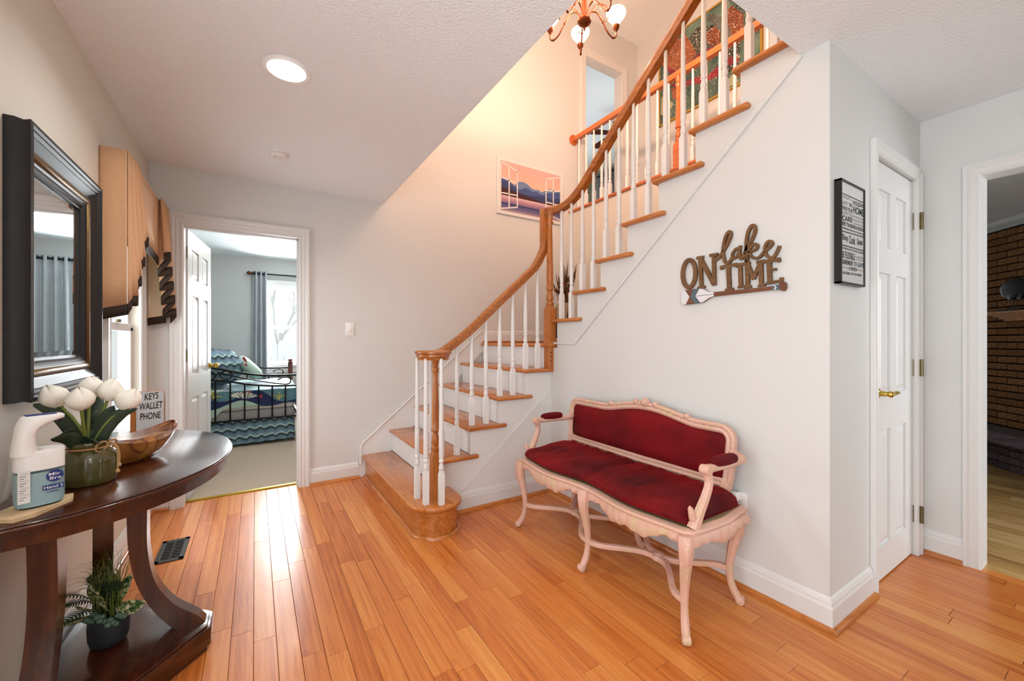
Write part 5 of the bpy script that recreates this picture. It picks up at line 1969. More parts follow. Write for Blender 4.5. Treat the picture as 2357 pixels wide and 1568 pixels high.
abstract('art_ground', '2c4540', '5f7a6c', 0.66)
abstract('art_teal', '48665f', '7f9a88', 0.72)
abstract('art_orange', '7a3418', 'b06a3f', 0.64)
abstract('art_rust', '6a2c14', '96512b', 0.63)
abstract('art_red', '6e1524', '9c2c3a', 0.66)
abstract('art_dark', '181e1a', '3a4238', 0.60)
abstract('art_grey', '3d3f3c', '7a7c76', 0.70)
abstract('art_pale', '8f9a7a', 'b8b894', 0.75)
MB().box(AX - 0.004, XP - 0.002, ay0 + 0.02, ay1 - 0.02, az0 + 0.02, az1 - 0.02).build('canvas', 'art_ground', ab)


def art(poly, mat, k):
    P = [onX(1500 + a / 4.9, b / 4.9, AX - 0.0045 - 0.0004 * k) for a, b in poly]
    P = [(p.x, min(max(p.y, ay0 + 0.02), ay1 - 0.02), min(max(p.z, az0 + 0.02), az1 - 0.02)) for p in P]
    MB().add(P, [tuple(range(len(P)))]).build('paint_patch', mat, ab)


art([(370, 330), (600, 150), (840, 20), (900, 60), (830, 140), (640, 330), (500, 600), (420, 440)], 'art_teal', 0)
art([(420, 430), (520, 300), (700, 280), (640, 520), (510, 600)], 'art_dark', 1)
art([(75, 750), (200, 520), (380, 380), (510, 600), (420, 720), (300, 820), (150, 760)], 'art_orange', 2)
art([(600, 400), (710, 285), (780, 360), (770, 500), (660, 520)], 'art_rust', 3)
art([(840, 130), (905, 62), (1035, 160), (1035, 330), (915, 410), (850, 260)], 'art_rust', 3)
art([(620, 230), (660, 145), (780, 190), (860, 270), (915, 410), (850, 440), (780, 330), (700, 260)], 'art_grey', 4)
art([(640, 900), (850, 560), (985, 420), (1000, 700), (900, 800), (760, 880)], 'art_dark', 2)
art([(160, 740), (280, 800), (420, 720), (540, 590), (640, 540), (780, 500), (720, 590), (560, 660), (420, 790), (330, 870), (200, 830)], 'art_red', 5)
art([(200, 960), (330, 930), (480, 880), (640, 840), (780, 720), (870, 640), (985, 640), (980, 700), (860, 740), (760, 850), (600, 930), (420, 960), (250, 980)], 'art_red', 6)
art([(220, 1000), (480, 900), (620, 790), (640, 860), (420, 960), (300, 1080), (240, 1130)], 'art_orange', 3)
art([(860, 900), (930, 820), (980, 920), (860, 990)], 'art_pale', 4)
art([(180, 1090), (245, 1180), (180, 1280), (100, 1300), (110, 1100)], 'art_pale', 4)
art([(1130, 420), (1220, 370), (1220, 590), (1140, 640)], 'art_teal', 4)

# ------------------------------------------------------------------ chandelier
CH = CAM + ray(1345, 52) * 2.72
ch = thing('chandelier', 'bronze chandelier with glowing upturned glass shades in the stairwell', 'chandelier', CH)
MB().lathe([(0.001, -0.055), (0.006, -0.052), (0.008, -0.036), (0.018, -0.026), (0.040, -0.008), (0.047, 0.006), (0.047, 0.014), (0.040, 0.02), (0.018, 0.03), (0.014, 0.2), (0.022, 0.24), (0.014, 0.30), (0.009, 0.34), (0.006, ZT - CH.z - 0.03), (0.06, ZT - CH.z - 0.028), (0.06, ZT - CH.z - 0.001), (0.001, ZT - CH.z)], CH, 20).build('stem', 'dark_bronze', ch, 40)
to_cam = math.atan2(-CH.y, -CH.x)
for k in range(5):
    a = to_cam + R(187) + 2 * math.pi * k / 5
    d = Vector((math.cos(a), math.sin(a), 0))
    R1 = 0.235
    P = [CH + UP * 0.02 + d * 0.020, CH + UP * 0.075 + d * 0.045, CH + UP * 0.085 + d * 0.09, CH + UP * 0.03 + d * 0.135, CH - UP * 0.035 + d * 0.175, CH - UP * 0.062 + d * 0.212, CH - UP * 0.05 + d * 0.233, CH - UP * 0.015 + d * R1]
    arm = MB().tube(crv([tuple(p) for p in P], 6), 0.0052, 8).build('arm', 'dark_bronze', ch, 60)
    for q in (0.45, 0.72):
        i = int(q * 7)
        MB().lathe([(0.001, -0.008), (0.008, -0.004), (0.009, 0), (0.008, 0.004), (0.001, 0.008)], P[i], 10).build('collar', 'dark_bronze', arm, 60)
    c = CH + d * R1 - UP * 0.015
    MB().lathe([(0.001, 0.0), (0.009, 0.002), (0.012, 0.012), (0.020, 0.020), (0.022, 0.034), (0.024, 0.040), (0.020, 0.044), (0.001, 0.044)], c, 16).build('cup', 'dark_bronze', arm, 40)
    MB().lathe([(0.019, 0.042), (0.026, 0.055), (0.036, 0.075), (0.050, 0.090), (0.062, 0.108), (0.066, 0.126), (0.063, 0.135), (0.060, 0.126), (0.047, 0.094), (0.033, 0.078), (0.017, 0.050)], c, 24).build('glass_shade', 'shade_glow', arm, 180)
    # scroll strap
    s_ = Vector((-d.y, d.x, 0))
    MB().tube(crv([tuple(CH + UP * 0.03 + d * 0.02), tuple(CH + UP * 0.11 + d * 0.07), tuple(CH + UP * 0.15 + d * 0.13), tuple(CH + UP * 0.11 + d * 0.19), tuple(CH + UP * 0.055 + d * 0.165 + s_ * 0.02)], 5), 0.0045, 7).build('scroll', 'dark_bronze', ch, 60)
    point('chandelier_bulb', c + UP * 0.16, 29, (1.0, 0.60, 0.41), 0.04)

# ------------------------------------------------------------------ ceiling fittings
CN = onZ(660, 160, ZC)
cn = thing('recessed_light', 'round white recessed ceiling downlight, lit', 'ceiling light', CN)
MB().lathe([(0.078, 0.0), (0.098, 0.0), (0.100, -0.004), (0.094, -0.010), (0.080, -0.008), (0.076, 0.0)], CN, 40).build('trim_ring', 'can_white', cn, 40)
MB().lathe([(0.078, -0.003), (0.072, -0.0025), (0.001, -0.002), (0.001, -0.001), (0.078, -0.001)], CN, 40).build('baffle', 'can_glow', cn)
l = bpy.data.lights.new('downlight', 'AREA')
l.shape = 'DISK'
l.size = 0.14
l.energy = 7
l.spread = R(150)
lo = bpy.data.objects.new('downlight', l)
COL.objects.link(lo)
lo.location = CN - UP * 0.012
SMK = onZ(641, 352, ZC)
sm_ = thing('smoke_detector', 'small round white smoke detector on the textured ceiling', 'smoke detector', SMK)
MB().lathe([(0.001, 0), (0.062, 0), (0.062, -0.008), (0.056, -0.012), (0.001, -0.012)], SMK, 32).build('base', 'white_plastic', sm_, 40)
MB().lathe([(0.001, -0.012), (0.050, -0.013), (0.052, -0.026), (0.044, -0.034), (0.001, -0.036)], SMK, 32).build('cover', 'white_plastic', sm_, 40)
MB().lathe([(0.001, -0.036), (0.010, -0.036), (0.009, -0.0375), (0.001, -0.0375)], SMK + Vector((0.012, -0.01, 0)), 16).build('test_button', 'trim_white', sm_)
MB().box(SMK.x - 0.022, SMK.x - 0.012, SMK.y - 0.02, SMK.y - 0.016, SMK.z - 0.0372, SMK.z - 0.0355).build('indicator', 'ink', sm_)

# thermostat-style dimmer plate, outlet with plug-in
SW = onY(805, 758, YD)
sw = thing('dimmer_switch', 'white rotary dimmer switch plate beside the bedroom doorway', 'light switch', SW)
MB().box(SW.x - 0.037, SW.x + 0.037, YD - 0.007, YD - 0.0005, SW.z - 0.059, SW.z + 0.059).build('plate', 'white_plastic', sw, 40, 0.003)
MB().lathe([(0.001, 0), (0.019, 0), (0.019, 0.003), (0.015, 0.004), (0.014, 0.016), (0.012, 0.018), (0.001, 0.018)], (SW.x, YD - 0.007, SW.z), 24, Matrix.Rotation(R(90), 3, 'X')).build('dial', 'white_plastic', sw, 40)
OT = onX(1703, 1158, XB)
ot = thing('wall_outlet', 'white duplex wall outlet plate behind the settee', 'outlet', OT)
MB().box(XB - 0.006, XB - 0.0005, OT.y - 0.036, OT.y + 0.036, OT.z - 0.057, OT.z + 0.057).build('plate', 'white_plastic', ot, 40, 0.002)
AF = OT + Vector((-0.006, 0.006, 0.03))
af = thing('plug_in_freshener', 'white plug-in air freshener with red refill in the outlet', 'air freshener', AF)
MB().box(AF.x - 0.055, AF.x, AF.y - 0.024, AF.y + 0.026, AF.z - 0.012, AF.z + 0.035).build('housing', 'white_plastic', af, 50, 0.012, 3)
for k in range(6):
    MB().box(AF.x - 0.044, AF.x - 0.014, AF.y - 0.016 + k * 0.006, AF.y - 0.014 + k * 0.006, AF.z + 0.0345, AF.z + 0.0355).build('vent_slot', 'ink_grey', af)
MB().lathe([(0.001, -0.05), (0.016, -0.05), (0.018, -0.045), (0.018, -0.02), (0.010, -0.012), (0.010, -0.008), (0.001, -0.008)], AF + Vector((-0.028, 0.0, 0)), 16).build('refill', 'red_plastic', af, 40)
MB().lathe([(0.001, -0.03), (0.010, -0.028), (0.012, -0.016), (0.008, -0.011), (0.001, -0.011)], AF + Vector((-0.03, -0.02, 0)), 14).build('cap', 'chrome', af, 40)

# ------------------------------------------------------------------ dried arrangement in the landing corner
DP = Vector((2.78, 3.36, 6 * RISE))
dv = thing('tall_floor_vase', 'dark patterned floor vase with dried stems and flowers on the stair landing', 'vase', DP)
plain('vase_brown', '3a241a', 0.4, var=0.2, scale=20)
plain('vase_tan', '9a8468', 0.5)
plain('dried_brown', '5a3a1e', 0.9, var=0.3)
plain('dried_cream', 'cdbda0', 0.9)
plain('dried_orange', '9c4a2a', 0.9)
MB().lathe([(0.001, 0), (0.07, 0), (0.075, 0.01), (0.085, 0.20), (0.10, 0.36), (0.09, 0.40), (0.07, 0.42), (0.06, 0.40), (0.001, 0.38)], DP, 24).build('vase_body', 'vase_tan', dv, 50)
for k in range(7):
    a = k * 0.9
    MB().tube([DP + Vector((0.093 * math.cos(a + 0.15 * math.sin(q * 7)), 0.093 * math.sin(a + 0.15 * math.sin(q * 7)), 0.05 + 0.32 * q)) * 1.0 for q in [i / 10 for i in range(11)]], 0.012, 6).build('painted_scroll', 'vase_brown', dv, 180)
rng = random.Random(21)
for k in range(46):
    a = rng.uniform(0, 2 * math.pi)
    o_ = rng.uniform(0.02, 0.16)
    h_ = rng.uniform(0.3, 0.62)
    tip = DP + Vector((o_ * math.cos(a), o_ * math.sin(a), 0.40 + h_ * 0.75))
    b0 = DP + Vector((0.02 * math.cos(a), 0.02 * math.sin(a), 0.30))
    MB().tube(crv([tuple(b0), tuple(b0.lerp(tip, 0.5) + UP * 0.03), tuple(tip)], 4), [0.0035, 0.0035, 0.0034, 0.0034, 0.006, 0.008, 0.006, 0.004, 0.001], 5).build('dried_stem', 'dried_brown', dv)
for k in range(14):
    a = rng.uniform(0, 2 * math.pi)
    o_ = rng.uniform(0.03, 0.12)
    c = DP + Vector((o_ * math.cos(a), o_ * math.sin(a), rng.uniform(0.5, 0.72)))
    MB().lathe([(0.001, -0.02), (0.014, -0.012), (0.022, 0.004), (0.014, 0.014), (0.001, 0.016)], c, 9, Matrix.Rotation(a, 3, 'X')).build('dried_flower', ('dried_cream', 'dried_orange', 'dried_brown')[k % 3], dv)

# ------------------------------------------------------------------ bedroom
BW0, BW1, BWZ0, BWZ1 = 0.10, 0.74, 0.82, 2.02
m = MB().box(-1.75, BW0, YB2, YB2 + 0.12, 0, ZC).box(BW1, 3.05, YB2, YB2 + 0.12, 0, ZC).box(BW0, BW1, YB2, YB2 + 0.12, 0, BWZ0).box(BW0, BW1, YB2, YB2 + 0.12, BWZ1, ZC)
struct(m.build('wall_bedroom_back', 'wall_bedroom'))
struct(MB().box(-1.75, -1.65, YD + 0.12, YB2, 0, ZC).build('wall_bedroom_left', 'wall_bedroom'))
struct(MB().box(2.95, 3.05, YD + 0.12, YB2, 0, ZC).build('wall_bedroom_right', 'wall_bedroom'))
struct(MB().box(-1.75, -0.45, YD + 0.121, YD + 0.13, 0, ZC).box(0.32, 3.0, YD + 0.121, YD + 0.13, 0, ZC).build('wall_bedroom_front', 'wall_bedroom'))
struct(MB().box(-1.75, 3.05, YD + 0.12, YB2 + 0.12, ZC, ZC + 0.1).build('ceiling', 'ceiling_texture'))
w2 = struct(MB().box(BW0, BW1, YB2 + 0.03, YB2 + 0.08, BWZ0, BWZ0 + 0.05).box(BW0, BW1, YB2 + 0.03, YB2 + 0.08, BWZ1 - 0.05, BWZ1).box(BW0, BW0 + 0.05, YB2 + 0.03, YB2 + 0.08, BWZ0, BWZ1)
            .box(BW1 - 0.05, BW1, YB2 + 0.03, YB2 + 0.08, BWZ0, BWZ1).build('window_2', 'trim_white'))
MB().box(BW0, BW1, YB2 + 0.02, YB2 + 0.07, 1.375, 1.425).build('sash_rail', 'trim_white', w2, bevel=0.004)
for a, b in ((BW0 + 0.05, BW1 - 0.05),):
    for c, d in ((BWZ0 + 0.05, 1.375), (1.425, BWZ1 - 0.05)):
        MB().box(a, b, YB2 + 0.052, YB2 + 0.055, c, d).build('pane', 'window_glass', w2)
casing((0, YB2, 0), (1, 0, 0), (0, -1, 0), BW0, BW1, BWZ0 - 0.03, BWZ1, 0.09)
trim(MB().box(BW0 - 0.11, BW1 + 0.11, YB2 - 0.05, YB2 + 0.03, BWZ0 - 0.03, BWZ0).box(BW0 - 0.09, BW1 + 0.09, YB2 - 0.018, YB2, BWZ0 - 0.12, BWZ0 - 0.03), bevel=0.004)
# curtains
RY, RZ = YB2 - 0.09, 2.185
rd = thing('curtain_rod', 'black curtain rod with round finials over the bedroom window', 'curtain rod', (0.5, RY, RZ))
MB().tube([(-0.05, RY, RZ), (1.20, RY, RZ)], 0.011, 10).build('rod', 'black_metal', rd, 60)
for x_ in (-0.075, 1.225):
    MB().lathe([(0.001, -0.03), (0.02, -0.024), (0.028, 0), (0.02, 0.024), (0.001, 0.03)], (x_, RY, RZ), 14, Matrix.Rotation(R(90), 3, 'Y')).build('finial', 'dark_bronze', rd, 60)
for x_ in (-0.01, 1.15):
    MB().box(x_ - 0.008, x_ + 0.008, RY, YB2, RZ - 0.008, RZ + 0.008).build('bracket', 'black_metal', rd)


def curtain(x0, x1, label, folds):
    cu = thing('curtain', label, 'curtain', ((x0 + x1) / 2, RY, 0.1), group='grey curtains at the bedroom window')
    n = folds * 12
    rows = []
    for zz, am, sp in ((RZ + 0.035, 0.030, 1.0), (RZ - 0.2, 0.032, 1.0), (1.3, 0.040, 1.05), (0.6, 0.045, 1.12), (0.10, 0.05, 1.15)):
        mid = (x0 + x1) / 2
        rows.append([(mid + (x0 + (x1 - x0) * k / n - mid) * sp, RY + am * math.sin(2 * math.pi * folds * k / n), zz) for k in range(n + 1)])
    o = MB().loft(rows, closed=False, caps=False).build('cloth', 'curtain_grey', cu, 180)
    md = o.modifiers.new('s', 'SOLIDIFY')
    md.thickness = 0.004
    for k in range(folds * 2):
        xg = x0 + (x1 - x0) * (k + 0.0) / (folds * 2)
        MB().tube([(xg, RY + 0.024 * math.cos(q), RZ + 0.024 * math.sin(q)) for q in [2 * math.pi * i / 16 for i in range(17)]], 0.005, 6).build('grommet', 'black_metal', cu, 60)


curtain(-0.03, 0.15, 'narrow bunched grey grommet curtain beside the bedroom bed', 3)
curtain(0.66, 1.10, 'wide grey grommet curtain on the far side of the bedroom window', 5)
# bedroom flush light
FLP = Vector((0.44, 5.3, ZC))
flt = thing('flush_ceiling_light', 'round glowing flush ceiling light in the bedroom', 'ceiling light', FLP)
MB().lathe([(0.001, 0), (0.11, 0), (0.11, -0.025), (0.10, -0.03), (0.001, -0.03)], FLP, 28).build('base', 'antique_brass', flt, 40)
MB().lathe([(0.10, -0.03), (0.135, -0.045), (0.13, -0.075), (0.09, -0.105), (0.04, -0.118), (0.001, -0.12)], FLP, 28).build('shade', 'lamp_glow', flt, 60)
point('bedroom_bulb', FLP - UP * 0.19, 26, (1, 0.95, 0.9), 0.08)

# daybed ---------------------------------------------------------------
DBY0, DBY1, DBX0, DBX1 = 5.45, 6.95, -0.66, 0.445
db = thing('daybed', 'black metal daybed with dark wooden posts', 'bed', (0, 6.1, 0))


def end_panel(y):
    pp = MB().box(DBX1 - 0.03, DBX1 + 0.03, y - 0.03, y + 0.03, 0.008, 0.875)
    pp.lathe([(0.03, 0.875), (0.022, 0.885), (0.032, 0.895), (0.034, 0.91), (0.02, 0.925), (0.001, 0.93)], (DBX1, y, 0), 12)
    pp.build('post', 'bed_post_wood', db, 40)
    MB().box(DBX0 - 0.03, DBX0 + 0.03, y - 0.03, y + 0.03, 0.008, 1.02).build('post', 'bed_post_wood', db)
    def rl(pts, r_, nm):
        MB().tube(crv([(a, y, b) for a, b in pts], 8), r_, 8).build(nm, 'black_metal', db, 60)
    rl([(DBX1, 0.79), (0.25, 0.79), (0.05, 0.80), (-0.18, 0.845), (-0.38, 0.895), (-0.55, 0.905), (DBX0, 0.905)], 0.012, 'top_rail')
    rl([(DBX1, 0.665), (0.2, 0.67), (-0.05, 0.70), (-0.25, 0.745), (-0.42, 0.765), (DBX0, 0.768)], 0.011, 'mid_rail')
    rl([(DBX1, 0.306), (0, 0.306), (DBX0, 0.306)], 0.011, 'low_rail')
    rl([(0.22, 0.735), (0.27, 0.765), (0.33, 0.765), (0.355, 0.72), (0.32, 0.685), (0.2, 0.70), (0.0, 0.745), (-0.2, 0.80), (-0.35, 0.85)], 0.007, 'scroll')
    for cx_ in (-0.27, -0.42):
        MB().tube([(cx_ + 0.055 * math.cos(q), y, 0.815 + 0.045 * math.sin(q)) for q in [2 * math.pi * i / 18 for i in range(19)]], 0.007, 6).build('ring', 'black_metal', db, 60)
    for k in range(7):
        x_ = 0.30 - k * 0.133
        zt = 0.665 + (0.10 if x_ < -0.42 else max(0, (0.2 - x_)) * 0.17)
        MB().tube([(x_, y, 0.306), (x_, y, zt)], 0.008, 6).build('spindle', 'black_metal', db, 60)


end_panel(DBY0)
end_panel(DBY1)
for x_ in (DBX0, DBX1):
    MB().box(x_ - 0.012, x_ + 0.012, DBY0, DBY1, 0.28, 0.33).build('side_rail', 'black_metal', db)
mt = tag(MB().box(DBX0 + 0.05, DBX1 - 0.05, DBY0 + 0.03, DBY1 - 0.04, 0.30, 0.405).build('box_spring', 'mattress_grey', None, 50, 0.02, 3), 'grey box spring on the daybed', 'mattress')
mt = tag(MB().box(DBX0 + 0.05, DBX1 - 0.05, DBY0 + 0.03, DBY1 - 0.04, 0.405, 0.60).build('mattress', 'mattress_white', None, 50, 0.04, 3), 'white mattress on the box spring of the daybed', 'mattress')
# quilt over the mattress
qx0, qx1, qy0, qy1 = DBX0 + 0.04, DBX1 - 0.035, DBY0 + 0.022, DBY1 - 0.05
rng = random.Random(5)


def qz(u, v):
    return 0.625 + 0.05 * math.exp(-((v - 0.5) / 0.35) ** 2) + 0.012 * math.sin(u * 9) * math.sin(v * 8)


qt = thing('quilt', 'sea-life printed quilt in teal, mint and navy on the daybed', 'quilt', (0, 6.1, 0.62))
MB().grid(lambda u, v: (qx0 + (qx1 - qx0) * u, qy0 + (qy1 - qy0) * v, qz(u, v)), 24, 24).build('quilt_top', 'quilt_cloth', qt, 180)


def drop_z(u):
    return 0.39 + 0.06 * math.sin(u * math.pi) ** 2 + 0.09 * u
MB().grid(lambda u, v: (qx0 + (qx1 - qx0) * u, qy0 - 0.008 + 0.006 * math.sin(u * 30), qz(u, 0) + (drop_z(u) - qz(u, 0)) * v), 30, 8).build('quilt_drop', 'teal_cloth', qt, 180)
MB().grid(lambda u, v: (qx1 + 0.006, qy0 + (qy1 - qy0) * u, qz(1, u) + (0.42 - qz(1, u)) * v), 24, 6).build('quilt_drop', 'quilt_cloth', qt, 180)
FYp = qy0 - 0.020


def bq(cx_, cy_):
    return onY(470 + cx_ / 5.6, 770 + cy_ / 5.6, FYp)


def qpatch(pts, mat, off=0.0, sm=True):
    pp = [onY(470 + a / 5.6, 770 + b / 5.6, FYp - off) for a, b in pts]
    MB().add([tuple(p) for p in pp], [tuple(range(len(pp)))]).build('print_patch', mat, qt)


top_w = crv([(66, 855), (200, 870), (340, 850), (480, 790), (620, 730), (740, 730), (840, 790), (940, 850), (1040, 865), (1180, 830)], 5)
bot_w = crv([(1180, 865), (1040, 880), (900, 912), (740, 920), (600, 870), (480, 850), (340, 890), (200, 950), (66, 990)], 5)
qpatch(top_w + bot_w, 'navy_cloth')
qpatch(crv([(66, 990), (200, 950), (340, 890), (480, 850), (600, 870), (720, 915)], 5) + crv([(720, 915), (560, 930), (400, 950), (260, 970), (150, 1060), (66, 1095)], 5), 'mint_cloth', 0.001)
fish = [(330, 790)] + crv([(330, 790), (400, 755), (500, 740), (600, 755), (690, 790)], 5) + crv([(690, 790), (600, 820), (500, 825), (400, 812), (330, 790)], 5)
qpatch(fish[:-1], 'fish_scale', 0.002)
qpatch([(330, 790), (380, 762), (430, 755), (430, 805), (385, 814)], 'fish_white', 0.003)
qpatch([(510, 738), (600, 733), (610, 748), (520, 745)], 'fish_red', 0.003)
qpatch([(690, 790), (750, 780), (745, 815), (730, 820)], 'fish_red', 0.003)
for bx_, by_ in ((130, 855), (965, 845), (90, 810)):
    m = MB()
    for k in range(7):
        a = R(-60 + k * 20)
        L = 90 + 30 * math.cos(k * 2)
        m.sweep([bq(bx_, by_), bq(bx_ + L * 0.5 * math.sin(a) * 0.8, by_ - L * 0.5), bq(bx_ + L * math.sin(a), by_ - L * math.cos(a) * 0.9)], [(-0.004, -0.001), (-0.004, 0.001), (0.004, 0.001), (0.004, -0.001)], (0, -1, 0))
    m.build('coral_print', 'coral_yellow', qt)
# bed skirt and heaped wave duvet
sk = MB()
nn = 60
rows = []
for zz, am in ((0.30, 0.004), (0.16, 0.010), (0.03, 0.016)):
    rows.append([(DBX0 - 0.02 + (DBX1 - 0.05 - DBX0 + 0.02) * k / nn, DBY0 + 0.045 + am * math.sin(k * 0.9) - (0.30 - zz) * 0.12, zz + 0.02 * (k / nn) * (1 if zz < 0.1 else 0)) for k in range(nn + 1)] +
                [(DBX1 - 0.045 + am * math.sin(j), DBY0 + 0.05 + j * 0.1, zz) for j in range(1, 14)])
so = sk.loft(rows, closed=False, caps=False).build('bed_skirt', 'wave_cloth', None, 180)
tag(so, 'blue wave-striped bed skirt hanging to the carpet under the daybed', 'bed skirt')


def blob(c, rx, ry, rz, mat, name, label, cat, rot=0.0, seed=1, e=0.6, wr=0.018, tilt=0.0, group=None):
    rr_ = random.Random(seed)
    ph = [rr_.uniform(0, 6.3) for _ in range(8)]
    rows = []
    mt_ = Matrix.Rotation(rot, 3, 'Z') @ Matrix.Rotation(tilt, 3, 'Y')
    for i in range(1, 20):
        th_ = math.pi * i / 20
        ring = []
        for k in range(32):
            a = 2 * math.pi * k / 32
            sgn = lambda v: (abs(v) ** e) * (1 if v >= 0 else -1)
            w = 1 + wr * 6 * (math.sin(5 * a + ph[0] + 3 * th_) * 0.3 + math.sin(9 * th_ + ph[1] + 2 * a) * 0.3 + 0.3 * math.sin(11 * a - 7 * th_ + ph[2]))
            p = Vector((rx * sgn(math.sin(th_) * math.cos(a)) * w, ry * sgn(math.sin(th_) * math.sin(a)) * w, rz * sgn(math.cos(th_)) * w))
            ring.append(tuple(Vector(c) + mt_ @ p))
        rows.append(ring)
    o = MB().loft(rows).build(name, mat, None, 180)
    return tag(o, label, cat, group)


blob((-0.44, 5.86, 0.885), 0.31, 0.34, 0.205, 'wave_cloth', 'duvet', 'crumpled blue wave-striped duvet heaped on the daybed', 'duvet', 0.2, 3, 0.85, 0.022)
pw = blob((-0.06, 5.98, 0.86), 0.07, 0.22, 0.17, 'mint_cloth', 'pillow', 'pale mint pillow with red seahorse print leaning on the duvet', 'pillow', 0.0, 9, 0.65, 0.004, -0.75)
for k in range(2):
    pp = [(490 + 30 * k, 300 + 90 * k), (515 + 30 * k, 285 + 90 * k), (545 + 12 * k, 330 + 70 * k), (550, 380 + 30 * k), (530, 350 + 50 * k), (505 + 20 * k, 330 + 70 * k)]
    P = [onY(470 + a / 5.6, 770 + b / 5.6, 5.735) for a, b in pp]
    MB().add([tuple(p) for p in P], [tuple(range(len(P)))]).build('seahorse_print', 'seahorse_red', pw)

# outside the bedroom window ---------------------------------------------
struct(MB().box(-12, 12, YB2 + 0.3, 22, -0.6, -0.5).build('ground', 'outdoor_ground'))
fc = thing('picket_fence', 'weathered pale wooden plank fence outside the bedroom window', 'fence', (0.8, 10.4, -0.5))
fmesh = None
for k in range(34):
    x_ = -1.2 + k * 0.125
    h_ = 1.62 + 0.03 * math.sin(k * 2.1)
    if fmesh is None:
        fmesh = MB().prism([(0, 0), (0.112, 0), (0.112, 1.60), (0.085, 1.66), (0.056, 1.675), (0.027, 1.66), (0, 1.60)], 'y', 0, 0.02).mesh('fence_plank')
    o = link('fence_plank', fmesh, 'fence_wood', fc)
    o.location = (x_, 10.4, -0.5 + 0.02 * math.sin(k * 2.1))
MB().box(-1.3, 3.2, 10.42, 10.46, 0.75, 0.84).build('fence_rail', 'fence_wood', fc)
tr = thing('bare_tree', 'bare branching tree beyond the plank fence', 'tree', (0.35, 12.0, -0.5))
rng = random.Random(2)


def branch(p, d, L, r_, depth, par):
    q = p + d * L
    MB().tube([p, p.lerp(q, 0.5) + Vector((rng.uniform(-0.03, 0.03), 0, 0)) * L, q], [r_, r_ * 0.8, r_ * 0.6], 5).build('branch', 'branch_bark', tr)
    if depth:
        for _ in range(3 if depth > 1 else 2):
            nd = (d + Vector((rng.uniform(-0.7, 0.7), rng.uniform(-0.5, 0.5), rng.uniform(-0.1, 0.5)))).normalized()
            branch(p.lerp(q, rng.uniform(0.5, 1.0)), nd, L * rng.uniform(0.55, 0.8), r_ * 0.55, depth - 1, par)


branch(Vector((0.35, 12.0, -0.5)), Vector((0.1, 0, 1)).normalized(), 1.9, 0.07, 4, tr)

# ------------------------------------------------------------------ living room with corner brick fireplace
HA = onZ(2272, 1062, 0)
nF = Vector((-math.sqrt(0.5), math.sqrt(0.5), 0))
uF = Vector((-math.sqrt(0.5), -math.sqrt(0.5), 0))
BP = HA - nF * 0.41                                          # brick face
struct(MB().hull_box(BP - nF * 0.06 + uF * 0.2 + UP * 1.3, uF * 2.6, nF * 0.045, UP * 1.3).build('wall_brick', 'mortar'))
wb = bpy.data.objects['wall_brick']
pA, pB = onP(2300, 783, BP, nF), onP(2339, 783, BP, nF)
per = 0.213
brick_me = MB().box(0, 0.200, -0.09, 0, 0, 0.060).mesh('brick', 0.003, None, 1)


def put(me, name, mat, parent, p, ang_):
    o = link(name, me, mat, None)
    o.parent = parent
    o.matrix_parent_inverse = world_of(parent).inverted()
    o.matrix_basis = Matrix.Translation(p) @ Matrix.Rotation(ang_, 4, 'Z')
    return o


aF = math.atan2(uF.y, uF.x)
rng = random.Random(17)
cr_z = onP(2268, 540, BP, nF).z
hz = onP(2275, 990, HA, nF).z
row = 0
rest = MB()
z = hz + 0.006
p_ref = (onP(2299, 700, BP, nF) - BP).dot(uF)
while z < cr_z - 0.03:
    k0 = -4
    for k in range(-11, 9):
        uu = p_ref + (k + 0.5 * (row % 2)) * per
        if not -1.15 < uu < 0.60:
            rest.hull_box(BP + uF * (uu + 0.1) + UP * (z + 0.03) - nF * 0.02, uF * 0.1, nF * 0.02, UP * 0.03)
        else:
            put(brick_me, 'brick', 'brick_face', wb, BP + uF * uu + nF * rng.uniform(-0.002, 0.003) + UP * z, aF + math.pi if False else aF)
    row += 1
    z += 0.0722
rb = rest.build('brick_courses', 'brick_face', wb)
rb['kind'] = 'stuff'
# the brick mesh runs +x along uF with its depth towards -y, i.e. behind the face
hb = struct(MB().hull_box(HA - nF * 0.20 + uF * 0.15 + UP * (hz / 2 - 0.004), uF * 1.5, nF * 0.192, UP * (hz / 2 - 0.006)).build('hearth', 'mortar'))
hm = {}
rows_ = [(0.004, 0.060, 0.20, 0.0), (0.070, 0.060, 0.20, 0.5), (0.136, 0.060, 0.20, 0.0), (0.202, hz - 0.206, 0.092, 0.2)]
for r_i, (z0, hh, L, sh) in enumerate(rows_):
    key = (hh, L)
    if key not in hm:
        hm[key] = MB().box(0, L, -0.09, 0, 0, hh).mesh('brick', 0.003, None, 1)
    n_ = int(3.0 / (L + 0.012))
    for k in range(n_):
        uu = -1.35 + (k + sh) * (L + 0.012)
        put(hm[key], 'brick', 'hearth_brick_face', hb, HA + uF * uu + UP * z0 + nF * rng.uniform(-0.003, 0.003), aF)
cap_me = MB().box(0, 0.092, -0.40, -0.092, 0, 0.012).mesh('brick', 0.003, None, 1)
for k in range(29):
    put(cap_me, 'brick', 'hearth_brick_face', hb, HA + uF * (-1.35 + k * 0.104) + UP * (hz - 0.006), aF)
# quarter round at the hearth foot
trim(MB().sweep([HA + uF * -1.2 + nF * 0.004, HA + uF * 1.6 + nF * 0.004], [(-0.009, 0), (-0.009, 0.02), (0.004, 0.016), (0.012, 0)], (0, 0, 1)))
